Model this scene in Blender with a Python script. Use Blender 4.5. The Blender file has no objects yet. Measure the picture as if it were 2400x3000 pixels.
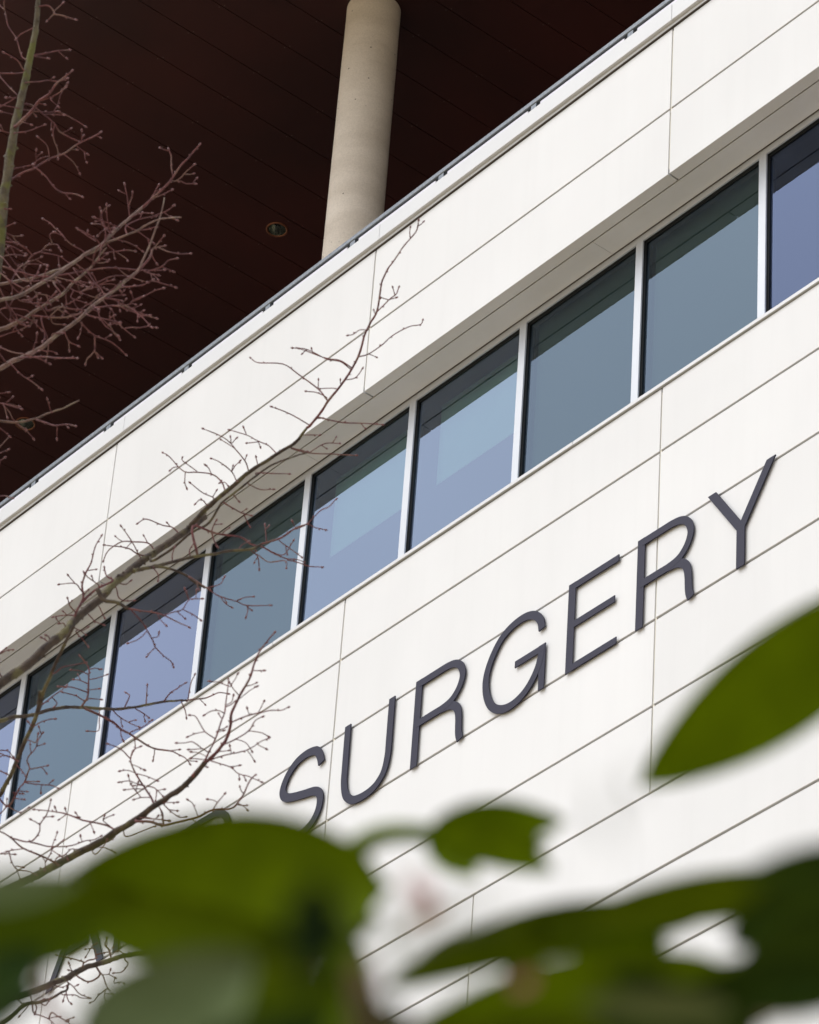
import bpy, math, random
from mathutils import Vector, Matrix, noise

# ------------------------------------------------------------------ camera, world, sun, exposure
S = bpy.context.scene
RIGHT = Vector((0.6410117, 0.7650781, 0.0613144))
UP = Vector((0.4343153, -0.4274292, 0.79289))
FWD = Vector((-0.6328303, 0.481622, 0.6062722))
EYE = Vector((18.592403, -16.575938, -19.717338))
F_PX = 11801.83                       # focal length in photograph pixels (photograph 2400 x 3000)
GROUND = -21.32                       # the street, 1.6 m under the eye; z = 0 is a cladding joint

cd = bpy.data.cameras.new('camera')
cam = bpy.data.objects.new('camera', cd)
S.collection.objects.link(cam)
cam.matrix_world = Matrix(((RIGHT.x, UP.x, -FWD.x, EYE.x), (RIGHT.y, UP.y, -FWD.y, EYE.y),
                           (RIGHT.z, UP.z, -FWD.z, EYE.z), (0, 0, 0, 1)))
cd.sensor_fit = 'HORIZONTAL'
cd.sensor_width = 24.0
cd.lens = F_PX / 2400 * 24.0
cd.clip_start = 0.05
cd.clip_end = 3000
cd.dof.use_dof = True
cd.dof.focus_distance = 32.0
cd.dof.aperture_fstop = 5.5
cd.dof.aperture_blades = 0
S.camera = cam

SUN_EL, SUN_AZ = math.radians(56), math.radians(196)     # azimuth measured from +Y, clockwise
W = bpy.data.worlds.new("World")
S.world = W
W.use_nodes = True
nt = W.node_tree
nt.nodes.clear()
wo = nt.nodes.new('ShaderNodeOutputWorld')
bg = nt.nodes.new('ShaderNodeBackground')
sky = nt.nodes.new('ShaderNodeTexSky')
sky.sky_type = 'NISHITA'
sky.sun_disc = False
sky.sun_elevation = SUN_EL
sky.sun_rotation = SUN_AZ
sky.air_density = 1.0
sky.dust_density = 3.0
hs = nt.nodes.new('ShaderNodeHueSaturation')
hs.inputs['Saturation'].default_value = 0.22
hs.inputs['Value'].default_value = 1.3
# overcast: broad soft cloud masses modulate the sky
tc = nt.nodes.new('ShaderNodeTexCoord')
nz = nt.nodes.new('ShaderNodeTexNoise')
nz.inputs['Scale'].default_value = 1.7
nz.inputs['Detail'].default_value = 4
rp = nt.nodes.new('ShaderNodeMapRange')
rp.inputs['From Min'].default_value = 0.3
rp.inputs['From Max'].default_value = 0.7
rp.inputs['To Min'].default_value = 0.85
rp.inputs['To Max'].default_value = 1.2
vm = nt.nodes.new('ShaderNodeVectorMath')
vm.operation = 'SCALE'
nt.links.new(tc.outputs['Generated'], nz.inputs['Vector'])
nt.links.new(nz.outputs['Fac'], rp.inputs['Value'])
nt.links.new(sky.outputs[0], hs.inputs['Color'])
nt.links.new(hs.outputs[0], vm.inputs[0])
nt.links.new(rp.outputs[0], vm.inputs['Scale'])
nt.links.new(vm.outputs[0], bg.inputs['Color'])
bg.inputs['Strength'].default_value = 0.15
nt.links.new(bg.outputs[0], wo.inputs['Surface'])

sd = bpy.data.lights.new('sun', 'SUN')
sd.energy = 0.5
sd.angle = math.radians(26)
sd.color = (1.0, 0.97, 0.93)
sun = bpy.data.objects.new('sun', sd)
S.collection.objects.link(sun)
to_sun = Vector((math.sin(SUN_AZ) * math.cos(SUN_EL), math.cos(SUN_AZ) * math.cos(SUN_EL), math.sin(SUN_EL)))
sun.rotation_euler = to_sun.to_track_quat('Z', 'Y').to_euler()

S.view_settings.view_transform = 'Standard'
S.view_settings.look = 'None'
S.view_settings.gamma = 1
S.view_settings.exposure = 0.47
S.render.engine = 'CYCLES'
S.cycles.use_denoising = True
S.cycles.max_bounces = 8
S.cycles.transparent_max_bounces = 12

# ------------------------------------------------------------------ helpers
def at(px, py, d):
    """a point d metres ahead of the eye, found from where the photograph shows it"""
    return EYE + (FWD + RIGHT * ((px - 1200) / F_PX) - UP * ((py - 1500) / F_PX)) * d

class MB:
    """collects faces into one mesh"""
    def __init__(s):
        s.v, s.f, s.sm, s.mi = [], [], [], []
    def quad(s, pts, mi=0, smooth=False):
        b = len(s.v)
        s.v += [tuple(p) for p in pts]
        s.f.append(tuple(range(b, b + len(pts))))
        s.sm.append(smooth); s.mi.append(mi)
    def box(s, x0, x1, y0, y1, z0, z1, mi=0, bevel=0.0):
        if bevel > 0:
            return s.bbox(x0, x1, y0, y1, z0, z1, bevel, mi)
        b = len(s.v)
        s.v += [(x, y, z) for x in (x0, x1) for y in (y0, y1) for z in (z0, z1)]
        for f in ((0, 1, 3, 2), (4, 6, 7, 5), (0, 4, 5, 1), (2, 3, 7, 6), (0, 2, 6, 4), (1, 5, 7, 3)):
            s.f.append(tuple(b + i for i in f)); s.sm.append(False); s.mi.append(mi)
    def bbox(s, x0, x1, y0, y1, z0, z1, e, mi=0):
        """box whose outward (-y) face has chamfered edges"""
        b = len(s.v)
        s.v += [(x0, y1, z0), (x1, y1, z0), (x1, y1, z1), (x0, y1, z1),
                (x0, y0 + e, z0), (x1, y0 + e, z0), (x1, y0 + e, z1), (x0, y0 + e, z1),
                (x0 + e, y0, z0 + e), (x1 - e, y0, z0 + e), (x1 - e, y0, z1 - e), (x0 + e, y0, z1 - e)]
        for f in ((0, 3, 2, 1), (0, 1, 5, 4), (1, 2, 6, 5), (2, 3, 7, 6), (3, 0, 4, 7),
                  (4, 5, 9, 8), (5, 6, 10, 9), (6, 7, 11, 10), (7, 4, 8, 11), (8, 9, 10, 11)):
            s.f.append(tuple(b + i for i in f)); s.sm.append(False); s.mi.append(mi)
    def tube(s, pts, rad, n=6, mi=0, cap=True):
        b = len(s.v)
        m = len(pts)
        nrm = None
        for i, p in enumerate(pts):
            t = (pts[min(i + 1, m - 1)] - pts[max(i - 1, 0)])
            t = t.normalized() if t.length > 1e-9 else Vector((0, 0, 1))
            if nrm is None:
                nrm = t.orthogonal().normalized()
            nrm = (nrm - t * nrm.dot(t))
            nrm = nrm.normalized() if nrm.length > 1e-6 else t.orthogonal().normalized()
            bi = t.cross(nrm)
            for k in range(n):
                a = 2 * math.pi * k / n
                s.v.append(tuple(p + (nrm * math.cos(a) + bi * math.sin(a)) * rad[i]))
        for i in range(m - 1):
            for k in range(n):
                k2 = (k + 1) % n
                s.f.append((b + i * n + k, b + i * n + k2, b + (i + 1) * n + k2, b + (i + 1) * n + k))
                s.sm.append(True); s.mi.append(mi)
        if cap:
            s.f.append(tuple(b + k for k in reversed(range(n)))); s.sm.append(False); s.mi.append(mi)
            s.f.append(tuple(b + (m - 1) * n + k for k in range(n))); s.sm.append(False); s.mi.append(mi)
    def lathe(s, c, prof, n=48, mi=0):
        """(radius, z) profile about a vertical axis through c"""
        b = len(s.v)
        for r, z in prof:
            for k in range(n):
                a = 2 * math.pi * k / n
                s.v.append((c[0] + r * math.cos(a), c[1] + r * math.sin(a), z))
        for i in range(len(prof) - 1):
            for k in range(n):
                k2 = (k + 1) % n
                s.f.append((b + i * n + k, b + i * n + k2, b + (i + 1) * n + k2, b + (i + 1) * n + k))
                s.sm.append(True); s.mi.append(mi)
    def prism(s, poly, y0, y1, mi=0):
        """polygon given in x,z, extruded from y0 (front) to y1"""
        b = len(s.v); n = len(poly)
        s.v += [(x, y0, z) for x, z in poly] + [(x, y1, z) for x, z in poly]
        s.f.append(tuple(b + i for i in range(n))); s.sm.append(False); s.mi.append(mi)
        s.f.append(tuple(b + n + i for i in reversed(range(n)))); s.sm.append(False); s.mi.append(mi)
        for i in range(n):
            j = (i + 1) % n
            s.f.append((b + i, b + n + i, b + n + j, b + j)); s.sm.append(False); s.mi.append(mi)
    def build(s, name, mats, parent=None, origin=None):
        me = bpy.data.meshes.new(name)
        o3 = Vector(origin) if origin is not None else Vector((0, 0, 0))
        me.from_pydata([tuple(Vector(v) - o3) for v in s.v], [], s.f)
        for m in (mats if isinstance(mats, (list, tuple)) else [mats]):
            me.materials.append(m)
        for p, sm, mi in zip(me.polygons, s.sm, s.mi):
            p.use_smooth = sm; p.material_index = mi
        me.update()
        o = bpy.data.objects.new(name, me)
        S.collection.objects.link(o)
        o.location = o3
        if parent is not None:
            o.parent = parent
            o.location = o3 - world_loc(parent)
        return o

def world_loc(o):
    l = Vector(o.location)
    while o.parent is not None:
        o = o.parent; l += Vector(o.location)
    return l

def tag(o, label=None, cat=None, group=None, kind=None):
    for k, v in (('label', label), ('category', cat), ('group', group), ('kind', kind)):
        if v: o[k] = v
    return o

def empty(name, loc, label, cat, group=None):
    o = bpy.data.objects.new(name, None)
    S.collection.objects.link(o)
    o.location = loc
    return tag(o, label, cat, group)

# ------------------------------------------------------------------ materials
def mat(name, col, rough=0.5, metal=0.0, spec=0.5, var=0.0, scale=4.0, bump=0.0, bscale=40.0,
        col2=None, stretch=None, detail=4, lo=0.35, hi=0.65):
    m = bpy.data.materials.new(name)
    m.use_nodes = True
    t = m.node_tree
    b = t.nodes['Principled BSDF']
    b.inputs['Roughness'].default_value = rough
    b.inputs['Metallic'].default_value = metal
    b.inputs['Specular IOR Level'].default_value = spec
    b.inputs['Base Color'].default_value = (*col, 1)
    g = t.nodes.new('ShaderNodeNewGeometry')
    vec = g.outputs['Position']
    if stretch:
        mp = t.nodes.new('ShaderNodeMapping')
        mp.inputs['Scale'].default_value = stretch
        t.links.new(vec, mp.inputs['Vector'])
        vec = mp.outputs[0]
    if var > 0 or col2:
        n = t.nodes.new('ShaderNodeTexNoise')
        n.inputs['Scale'].default_value = scale
        n.inputs['Detail'].default_value = detail
        t.links.new(vec, n.inputs['Vector'])
        r = t.nodes.new('ShaderNodeValToRGB')
        c2 = col2 if col2 else tuple(c * (1 - var) for c in col)
        r.color_ramp.elements[0].position = lo
        r.color_ramp.elements[1].position = hi
        r.color_ramp.elements[0].color = (*c2, 1)
        r.color_ramp.elements[1].color = (*col, 1)
        t.links.new(n.outputs['Fac'], r.inputs['Fac'])
        t.links.new(r.outputs[0], b.inputs['Base Color'])
    if bump > 0:
        n2 = t.nodes.new('ShaderNodeTexNoise')
        n2.inputs['Scale'].default_value = bscale
        n2.inputs['Detail'].default_value = 3
        t.links.new(g.outputs['Position'], n2.inputs['Vector'])
        bp = t.nodes.new('ShaderNodeBump')
        bp.inputs['Strength'].default_value = bump
        bp.inputs['Distance'].default_value = 0.01
        t.links.new(n2.outputs['Fac'], bp.inputs['Height'])
        t.links.new(bp.outputs[0], b.inputs['Normal'])
    return m

M_PANEL = mat('cream_white_cladding', (0.618, 0.630, 0.645), 0.5, spec=0.3, var=0.035, scale=1.3, stretch=(1.0, 1.0, 0.35), bump=0.03, bscale=6)
def weather(m):
    t = m.node_tree
    b = t.nodes['Principled BSDF']
    src = b.inputs['Base Color'].links[0].from_socket
    g = t.nodes.new('ShaderNodeNewGeometry')
    mp = t.nodes.new('ShaderNodeMapping'); mp.inputs['Scale'].default_value = (9, 9, 0.35)
    n = t.nodes.new('ShaderNodeTexNoise'); n.inputs['Scale'].default_value = 1.0; n.inputs['Detail'].default_value = 5
    r = t.nodes.new('ShaderNodeMapRange'); r.inputs['From Min'].default_value = 0.50; r.inputs['From Max'].default_value = 0.80
    r.inputs['To Min'].default_value = 1.0; r.inputs['To Max'].default_value = 0.98
    n2 = t.nodes.new('ShaderNodeTexNoise'); n2.inputs['Scale'].default_value = 0.45; n2.inputs['Detail'].default_value = 3
    r2 = t.nodes.new('ShaderNodeMapRange'); r2.inputs['From Min'].default_value = 0.3; r2.inputs['From Max'].default_value = 0.7
    r2.inputs['To Min'].default_value = 0.965; r2.inputs['To Max'].default_value = 1.015
    oi = t.nodes.new('ShaderNodeObjectInfo')
    r3 = t.nodes.new('ShaderNodeMapRange'); r3.inputs['To Min'].default_value = 0.975; r3.inputs['To Max'].default_value = 1.015
    a = t.nodes.new('ShaderNodeMath'); a.operation = 'MULTIPLY'
    c = t.nodes.new('ShaderNodeMath'); c.operation = 'MULTIPLY'
    v = t.nodes.new('ShaderNodeVectorMath'); v.operation = 'SCALE'
    L = t.links.new
    L(g.outputs['Position'], mp.inputs['Vector']); L(mp.outputs[0], n.inputs['Vector']); L(n.outputs['Fac'], r.inputs['Value'])
    L(g.outputs['Position'], n2.inputs['Vector']); L(n2.outputs['Fac'], r2.inputs['Value'])
    L(oi.outputs['Random'], r3.inputs['Value'])
    L(r.outputs[0], a.inputs[0]); L(r2.outputs[0], a.inputs[1]); L(a.outputs[0], c.inputs[0]); L(r3.outputs[0], c.inputs[1])
    L(src, v.inputs[0]); L(c.outputs[0], v.inputs['Scale']); L(v.outputs[0], b.inputs['Base Color'])
weather(M_PANEL)
M_BACK = mat('joint_backing', (0.30, 0.235, 0.18), 0.7, var=0.2, scale=3)
M_FILL = mat('joint_filler_cream', (0.62, 0.60, 0.52), 0.7, var=0.1, scale=3)
M_FRAME = mat('anodised_frame', (0.50, 0.53, 0.58), 0.42, metal=0.25, var=0.03, scale=6)
M_CAP = mat('white_coping_metal', (0.53, 0.545, 0.565), 0.5, metal=0.15, var=0.03, scale=2)
M_GALV = mat('galvanised_steel', (0.20, 0.22, 0.25), 0.5, metal=0.6, col2=(0.13, 0.15, 0.175), scale=45, detail=6)
M_PLATE = mat('frosted_infill_plate', (0.60, 0.60, 0.68), 0.35, var=0.04)
M_GASKET = mat('black_gasket', (0.012, 0.014, 0.016), 0.45, var=0.3, scale=20)
M_SHADE = mat('brown_painted_shade', (0.075, 0.062, 0.052), 0.7, var=0.3, scale=8)  # dark brown standing in for shade at coping and window head
M_SIGN = mat('slate_blue_letter_paint', (0.021, 0.021, 0.042), 0.55, spec=0.2, var=0.10, scale=60, bump=0.05, bscale=150)
M_PIN = mat('sign_pin_steel', (0.3, 0.3, 0.32), 0.4, metal=0.8, var=0.1)
M_SOFFIT = mat('maroon_soffit_metal', (0.056, 0.0150, 0.014), 0.42, spec=0.3, col2=(0.030, 0.0105, 0.0105), scale=0.3)
M_SEAM = mat('soffit_seam_black', (0.004, 0.003, 0.003), 0.8, var=0.2)
M_RIVET = mat('rivet_steel', (0.10, 0.07, 0.07), 0.4, metal=0.4, var=0.1)
M_BRONZE = mat('bronze_trim_ring', (0.22, 0.085, 0.045), 0.35, metal=0.5, var=0.15, scale=20)
M_REFL = mat('lamp_reflector', (0.35, 0.38, 0.36), 0.22, metal=0.9, var=0.1, scale=15)
M_LENS = mat('lamp_dark_lens', (0.01, 0.01, 0.012), 0.1, var=0.2)
M_DARK = mat('interior_dark', (0.045, 0.05, 0.05), 0.8, var=0.2, scale=1)
M_BLIND = mat('green_grey_blind', (0.055, 0.082, 0.072), 0.8, var=0.06, scale=3)
M_BLIND2 = mat('grey_green_part_blind', (0.22, 0.42, 0.36), 0.8, var=0.06, scale=3)
M_CREAM = mat('cream_stand_in', (0.75, 0.68, 0.50), 0.6, var=0.05)
M_ROOF = mat('terrace_membrane', (0.30, 0.27, 0.24), 0.9, var=0.3, scale=0.8)
M_WALL = mat('upper_storey_wall', (0.08, 0.06, 0.055), 0.7, var=0.2, scale=1)
M_DGLASS = mat('dark_glazing', (0.02, 0.025, 0.03), 0.08, var=0.1)
M_GROUND = mat('pale_warm_bounce_ground', (0.44, 0.35, 0.22), 0.9, col2=(0.36, 0.28, 0.17), scale=1.2, bump=0.3, bscale=60)  # unseen ground, coloured pale and warm to throw light up under the overhang
M_PAVE = mat('paving', (0.48, 0.385, 0.25), 0.85, var=0.25, scale=1.5)  # pavement shares the pale warm tint that bounces light upward
M_SOIL = mat('planting_soil', (0.05, 0.035, 0.022), 0.95, var=0.4, scale=8, bump=0.5, bscale=20)

# concrete column: cast concrete with pour bands and air holes
def concrete():
    m = mat('cast_concrete', (0.76, 0.70, 0.63), 0.75, col2=(0.62, 0.56, 0.49), scale=2.2, stretch=(0.5, 0.5, 1.6), bump=0.12, bscale=25, lo=0.3, hi=0.7)
    t = m.node_tree
    b = t.nodes['Principled BSDF']
    src = b.inputs['Base Color'].links[0].from_socket
    v = t.nodes.new('ShaderNodeTexVoronoi')
    v.inputs['Scale'].default_value = 9.0
    v.inputs['Randomness'].default_value = 1.0
    g = t.nodes.new('ShaderNodeNewGeometry')
    t.links.new(g.outputs['Position'], v.inputs['Vector'])
    lt = t.nodes.new('ShaderNodeMapRange')           # small round air holes
    lt.inputs['From Min'].default_value = 0.06
    lt.inputs['From Max'].default_value = 0.10
    t.links.new(v.outputs['Distance'], lt.inputs['Value'])
    sel = t.nodes.new('ShaderNodeSeparateColor')
    t.links.new(v.outputs['Color'], sel.inputs[0])
    gt = t.nodes.new('ShaderNodeMath'); gt.operation = 'LESS_THAN'; gt.inputs[1].default_value = 0.62
    t.links.new(sel.outputs[0], gt.inputs[0])
    mx0 = t.nodes.new('ShaderNodeMath'); mx0.operation = 'MAXIMUM'
    t.links.new(lt.outputs[0], mx0.inputs[0]); t.links.new(gt.outputs[0], mx0.inputs[1])
    n3 = t.nodes.new('ShaderNodeTexNoise'); n3.inputs['Scale'].default_value = 60; n3.inputs['Detail'].default_value = 5
    t.links.new(g.outputs['Position'], n3.inputs['Vector'])
    mr = t.nodes.new('ShaderNodeMapRange')
    mr.inputs['From Min'].default_value = 0.3; mr.inputs['From Max'].default_value = 0.7
    mr.inputs['To Min'].default_value = 0.90; mr.inputs['To Max'].default_value = 1.06
    t.links.new(n3.outputs['Fac'], mr.inputs['Value'])
    m1 = t.nodes.new('ShaderNodeMix'); m1.data_type = 'RGBA'
    m1.inputs[6].default_value = (0.06, 0.045, 0.035, 1)
    t.links.new(mx0.outputs[0], m1.inputs[0])
    t.links.new(src, m1.inputs[7])
    m2 = t.nodes.new('ShaderNodeVectorMath'); m2.operation = 'SCALE'
    t.links.new(m1.outputs[2], m2.inputs[0]); t.links.new(mr.outputs[0], m2.inputs['Scale'])
    t.links.new(m2.outputs[0], b.inputs['Base Color'])
    return m
M_CONC = concrete()

def glass(name, tint, trans=(0.62, 0.72, 0.66), k=1.75):
    """coated double glazing: Fresnel reflection over tinted see-through"""
    m = bpy.data.materials.new(name)
    m.use_nodes = True
    t = m.node_tree
    t.nodes.clear()
    out = t.nodes.new('ShaderNodeOutputMaterial')
    gl = t.nodes.new('ShaderNodeBsdfGlossy'); gl.inputs['Color'].default_value = (*tint, 1); gl.inputs['Roughness'].default_value = 0.0
    tr = t.nodes.new('ShaderNodeBsdfTransparent'); tr.inputs['Color'].default_value = (*trans, 1)
    fr = t.nodes.new('ShaderNodeFresnel'); fr.inputs['IOR'].default_value = 1.5
    mu = t.nodes.new('ShaderNodeMath'); mu.operation = 'MULTIPLY'; mu.inputs[1].default_value = k; mu.use_clamp = True
    mix = t.nodes.new('ShaderNodeMixShader')
    t.links.new(fr.outputs[0], mu.inputs[0]); t.links.new(mu.outputs[0], mix.inputs[0])
    t.links.new(tr.outputs[0], mix.inputs[1]); t.links.new(gl.outputs[0], mix.inputs[2])
    t.links.new(mix.outputs[0], out.inputs['Surface'])
    return m
G_GREY = glass('grey_coated_glass', (0.57, 0.74, 0.96), k=1.75)
G_BLUE = glass('blue_coated_glass', (0.60, 0.74, 1.0), k=2.9)
G_LILAC = glass('lilac_coated_glass', (0.59, 0.70, 1.0), k=2.8)
G_DEEP = glass('deep_blue_coated_glass', (0.50, 0.63, 1.0), k=2.0)

def bark(name, a, b_, moss, ms):
    m = mat(name, a, 0.75, spec=0.25, col2=b_, scale=22, bump=0.5, bscale=90)
    t = m.node_tree
    b = t.nodes['Principled BSDF']
    src = b.inputs['Base Color'].links[0].from_socket
    n = t.nodes.new('ShaderNodeTexNoise'); n.inputs['Scale'].default_value = 9; n.inputs['Detail'].default_value = 6
    g = t.nodes.new('ShaderNodeNewGeometry'); t.links.new(g.outputs['Position'], n.inputs['Vector'])
    r = t.nodes.new('ShaderNodeMapRange'); r.inputs['From Min'].default_value = 0.52; r.inputs['From Max'].default_value = 0.62
    r.inputs['To Max'].default_value = ms
    t.links.new(n.outputs['Fac'], r.inputs['Value'])
    mx = t.nodes.new('ShaderNodeMix'); mx.data_type = 'RGBA'
    mx.inputs[7].default_value = (*moss, 1)
    t.links.new(r.outputs[0], mx.inputs[0]); t.links.new(src, mx.inputs[6]); t.links.new(mx.outputs[2], b.inputs['Base Color'])
    return m
M_BARK = bark('lichened_bark', (0.066, 0.048, 0.036), (0.028, 0.020, 0.018), (0.15, 0.14, 0.06), 0.55)
M_BARK_LIT = bark('lit_pinkish_bark', (0.17, 0.105, 0.09), (0.085, 0.055, 0.05), (0.24, 0.20, 0.15), 0.55)  # lighter copy of the bark: light on the upper limbs put into colour
M_MOSSBARK = bark('mossy_bark', (0.12, 0.105, 0.075), (0.06, 0.05, 0.04), (0.11, 0.12, 0.03), 0.75)
M_TWIG = bark('reddish_twig_bark', (0.150, 0.056, 0.056), (0.075, 0.029, 0.036), (0.20, 0.16, 0.12), 0.35)
M_BUD = mat('bud_red', (0.14, 0.045, 0.05), 0.5, var=0.3, scale=60)

def leafmat(name, col, col2, trans=0.35):
    m = bpy.data.materials.new(name)
    m.use_nodes = True
    t = m.node_tree
    b = t.nodes['Principled BSDF']
    b.inputs['Roughness'].default_value = 0.6
    b.inputs['Specular IOR Level'].default_value = 0.06
    g = t.nodes.new('ShaderNodeNewGeometry')
    n = t.nodes.new('ShaderNodeTexNoise'); n.inputs['Scale'].default_value = 18; n.inputs['Detail'].default_value = 3
    r = t.nodes.new('ShaderNodeValToRGB')
    r.color_ramp.elements[0].color = (*col2, 1); r.color_ramp.elements[1].color = (*col, 1)
    r.color_ramp.elements[0].position = 0.35; r.color_ramp.elements[1].position = 0.65
    t.links.new(g.outputs['Position'], n.inputs['Vector']); t.links.new(n.outputs['Fac'], r.inputs['Fac'])
    t.links.new(r.outputs[0], b.inputs['Base Color'])
    tl = t.nodes.new('ShaderNodeBsdfTranslucent')
    t.links.new(r.outputs[0], tl.inputs['Color'])
    mix = t.nodes.new('ShaderNodeMixShader'); mix.inputs[0].default_value = trans
    out = t.nodes['Material Output']
    t.links.new(b.outputs[0], mix.inputs[1]); t.links.new(tl.outputs[0], mix.inputs[2])
    t.links.new(mix.outputs[0], out.inputs['Surface'])
    return m
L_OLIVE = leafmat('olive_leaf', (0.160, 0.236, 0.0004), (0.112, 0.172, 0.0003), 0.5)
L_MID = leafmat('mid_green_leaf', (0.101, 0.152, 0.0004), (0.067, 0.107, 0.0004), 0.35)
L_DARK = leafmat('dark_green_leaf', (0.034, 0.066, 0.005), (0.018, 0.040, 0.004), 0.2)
L_DEEP = leafmat('near_black_green_leaf', (0.010, 0.024, 0.006), (0.006, 0.016, 0.004), 0.1)  # near-black green of the darkest leaves
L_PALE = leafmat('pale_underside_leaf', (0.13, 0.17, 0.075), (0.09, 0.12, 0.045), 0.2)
M_STEM = mat('brown_shrub_stem', (0.09, 0.035, 0.02), 0.7, var=0.4, scale=30)
M_PETALW = mat('pale_blossom', (0.62, 0.50, 0.53), 0.6, var=0.2, scale=30)
M_PETAL = mat('pink_blossom', (0.55, 0.16, 0.26), 0.6, var=0.3, scale=30)

# ------------------------------------------------------------------ the setting
g = MB()
g.quad([(-1500, -1500, GROUND), (1500, -1500, GROUND), (1500, 1500, GROUND), (-1500, 1500, GROUND)])
tag(g.build('ground', M_GROUND), kind='structure')
g = MB()
g.box(-60, 60, -9.0, 0.5, GROUND + 0.004, GROUND + 0.12)
tag(g.build('pavement', M_PAVE), kind='structure')

# ------------------------------------------------------------------ the hospital building
BX0, BX1 = -32.0, 16.0
bld = empty('hospital_building', (-4, 8, GROUND),
            'white panelled hospital wing with a ribbon of windows and a dark maroon overhanging storey', 'building')
ZS = 10.64                             # underside of the overhanging storey
UB, UM, UT = 2.95, 3.688, 4.632        # upper band: bottom edge, joint, top
ROWS = [0.645, 0.0, -0.817, -1.629, -2.433, -3.218, -3.930, -4.675, -5.44]
GAP = 0.018
GH = 0.023                             # open joints: vertical, horizontal
rnd = random.Random(3)

def panel(x0, x1, z0, z1, ret=False):
    m = MB()
    h, hz = GAP / 2, GH / 2
    e = 0.0018
    w = rnd.uniform(-0.0012, 0.0012)
    m.box(x0 + h, x1 - h, w, 0.026, z0 + hz, z1 - hz, bevel=e)
    if ret:                            # the panel turns under and forms the first strip of the soffit
        m.box(x0 + h, x1 - h, 0.0262, 0.108, z0 + hz + 0.0006, z0 + hz + 0.018)
    m.build('cladding_panel', M_PANEL, bld, ((x0 + x1) / 2, 0, z0))

XS = [-20 + 4 * i for i in range(9)]   # joints at ... -8, -4, 0, 4 ...
for i in range(len(XS) - 1):
    a, b = XS[i], XS[i + 1]
    panel(a, b, UM, UT + GH / 2 - 0.004)
    panel(a, b, UB - GH / 2, UM, ret=True)
    for r in range(5):
        if i in (0, 7) and r in (0, 4): pass
        top = ROWS[r] + (GH / 2 if r == 0 else 0)
        panel(a, b, ROWS[r + 1], top)
XT = [-14 + 4 * i for i in range(6)]
for i in range(len(XT) - 1):
    for r in range(5, 8):
        panel(XT[i], XT[i + 1], ROWS[r + 1], ROWS[r])

m = MB()                               # what the open joints show
m.box(BX0, BX1, 0.030, 0.35, UB + 0.06, UT - 0.01)
m.box(BX0, BX1, 0.030, 0.35, ROWS[-1], ROWS[0] - 0.008)
m.build('joint_backing', M_BACK, bld, (-4, 0.03, 0))
m = MB()                               # cream filler strips standing in the upright joints
for x in XS[1:-1]:
    for z0, z1 in ((UB + 0.06, UT - 0.02), (ROWS[5] + 0.015, ROWS[0] - 0.03)):
        m = MB(); m.box(x - 0.0085, x + 0.0085, 0.011, 0.0298, z0, z1)
        m.build('joint_filler', M_FILL, bld, (x, 0.011, z0))
for x in XT[1:-1]:
    m = MB(); m.box(x - 0.0085, x + 0.0085, 0.011, 0.0298, ROWS[8] + 0.015, ROWS[5] - 0.015)
    m.build('joint_filler', M_FILL, bld, (x, 0.011, ROWS[8]))
m = MB()                               # plain wall far out on both sides and under the panels
for a, b, z0, z1 in ((BX0, XS[0], UB, UT), (BX0, XS[0], ROWS[5], ROWS[0]), (XS[-1], BX1, UB, UT), (XS[-1], BX1, ROWS[5], ROWS[0]),
                     (BX0, XT[0] - .01, ROWS[8] + .01, ROWS[5] - .01), (XT[-1] + .01, BX1, ROWS[8] + .01, ROWS[5] - .01)):
    m.box(a + 0.01, b - 0.01, 0.0, 0.029, z0, z1)
m.box(BX0, BX1, 0.12, 0.4, -8.8, ROWS[-1] - 0.004)
z = -8.8
while z > GROUND + 0.5:                # lower storeys: bands and recessed strips
    m.box(BX0, BX1, 0.0, 0.4, z - 2.4, z - 0.01)
    m.box(BX0, BX1, 0.25, 0.4, max(z - 4.0, GROUND), z - 2.41)
    z -= 4.0
m.build('lower_wall', M_PANEL, bld, (-4, 0, -9))
m = MB()
m.box(BX0, BX1, 12.0, 12.3, GROUND, UT)
m.box(BX0, BX0 + 0.3, 0.41, 11.99, GROUND, UT)
m.box(BX1 - 0.3, BX1, 0.41, 11.99, GROUND, UT)
m.build('rear_wall', M_PANEL, bld, (-4, 12, 0))

# soffit over the windows, second strip, with butt joints every 4 m
m = MB()
for i in range(-8, 5):
    x0 = -1.075 + 4 * i
    m.box(x0 + 0.002, x0 + 3.998, 0.122, 0.372, UB + 0.001, UB + 0.02)
m.build('window_head_soffit', M_PANEL, bld, (-4, 0.12, UB))
m = MB()
m.box(BX0, BX1, 0.350, 0.3585, UB - 0.004, UB + 0.0008)  # solid dark strip drawn in as the shadow line
m.build('head_painted_shadow', M_SHADE, bld, (-4, 0.35, UB))
m = MB()
m.box(BX0, BX1, 0.1082, 0.1218, UB + 0.021, UB + 0.03)
m.build('soffit_groove', M_GASKET, bld, (-4, 0.11, UB))

# window sill capping in 4 m lengths
m = MB()
for i in range(-8, 5):
    x0 = -1.05 + 3.94 * i
    m.box(x0 + 0.003, x0 + 3.937, -0.020, 0.40, 0.655 + (0.002 if i % 2 else 0), 0.688 + (0.002 if i % 2 else 0))
m.build('window_sill', M_CAP, bld, (-4, -0.02, 0.66))
m = MB()
m.box(BX0, BX1, 0.006, 0.20, 0.646, 0.6545)  # black strip painted in as the shadow beneath the sill
m.build('sill_painted_shade', M_GASKET, bld, (-4, 0, 0.65))

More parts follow.
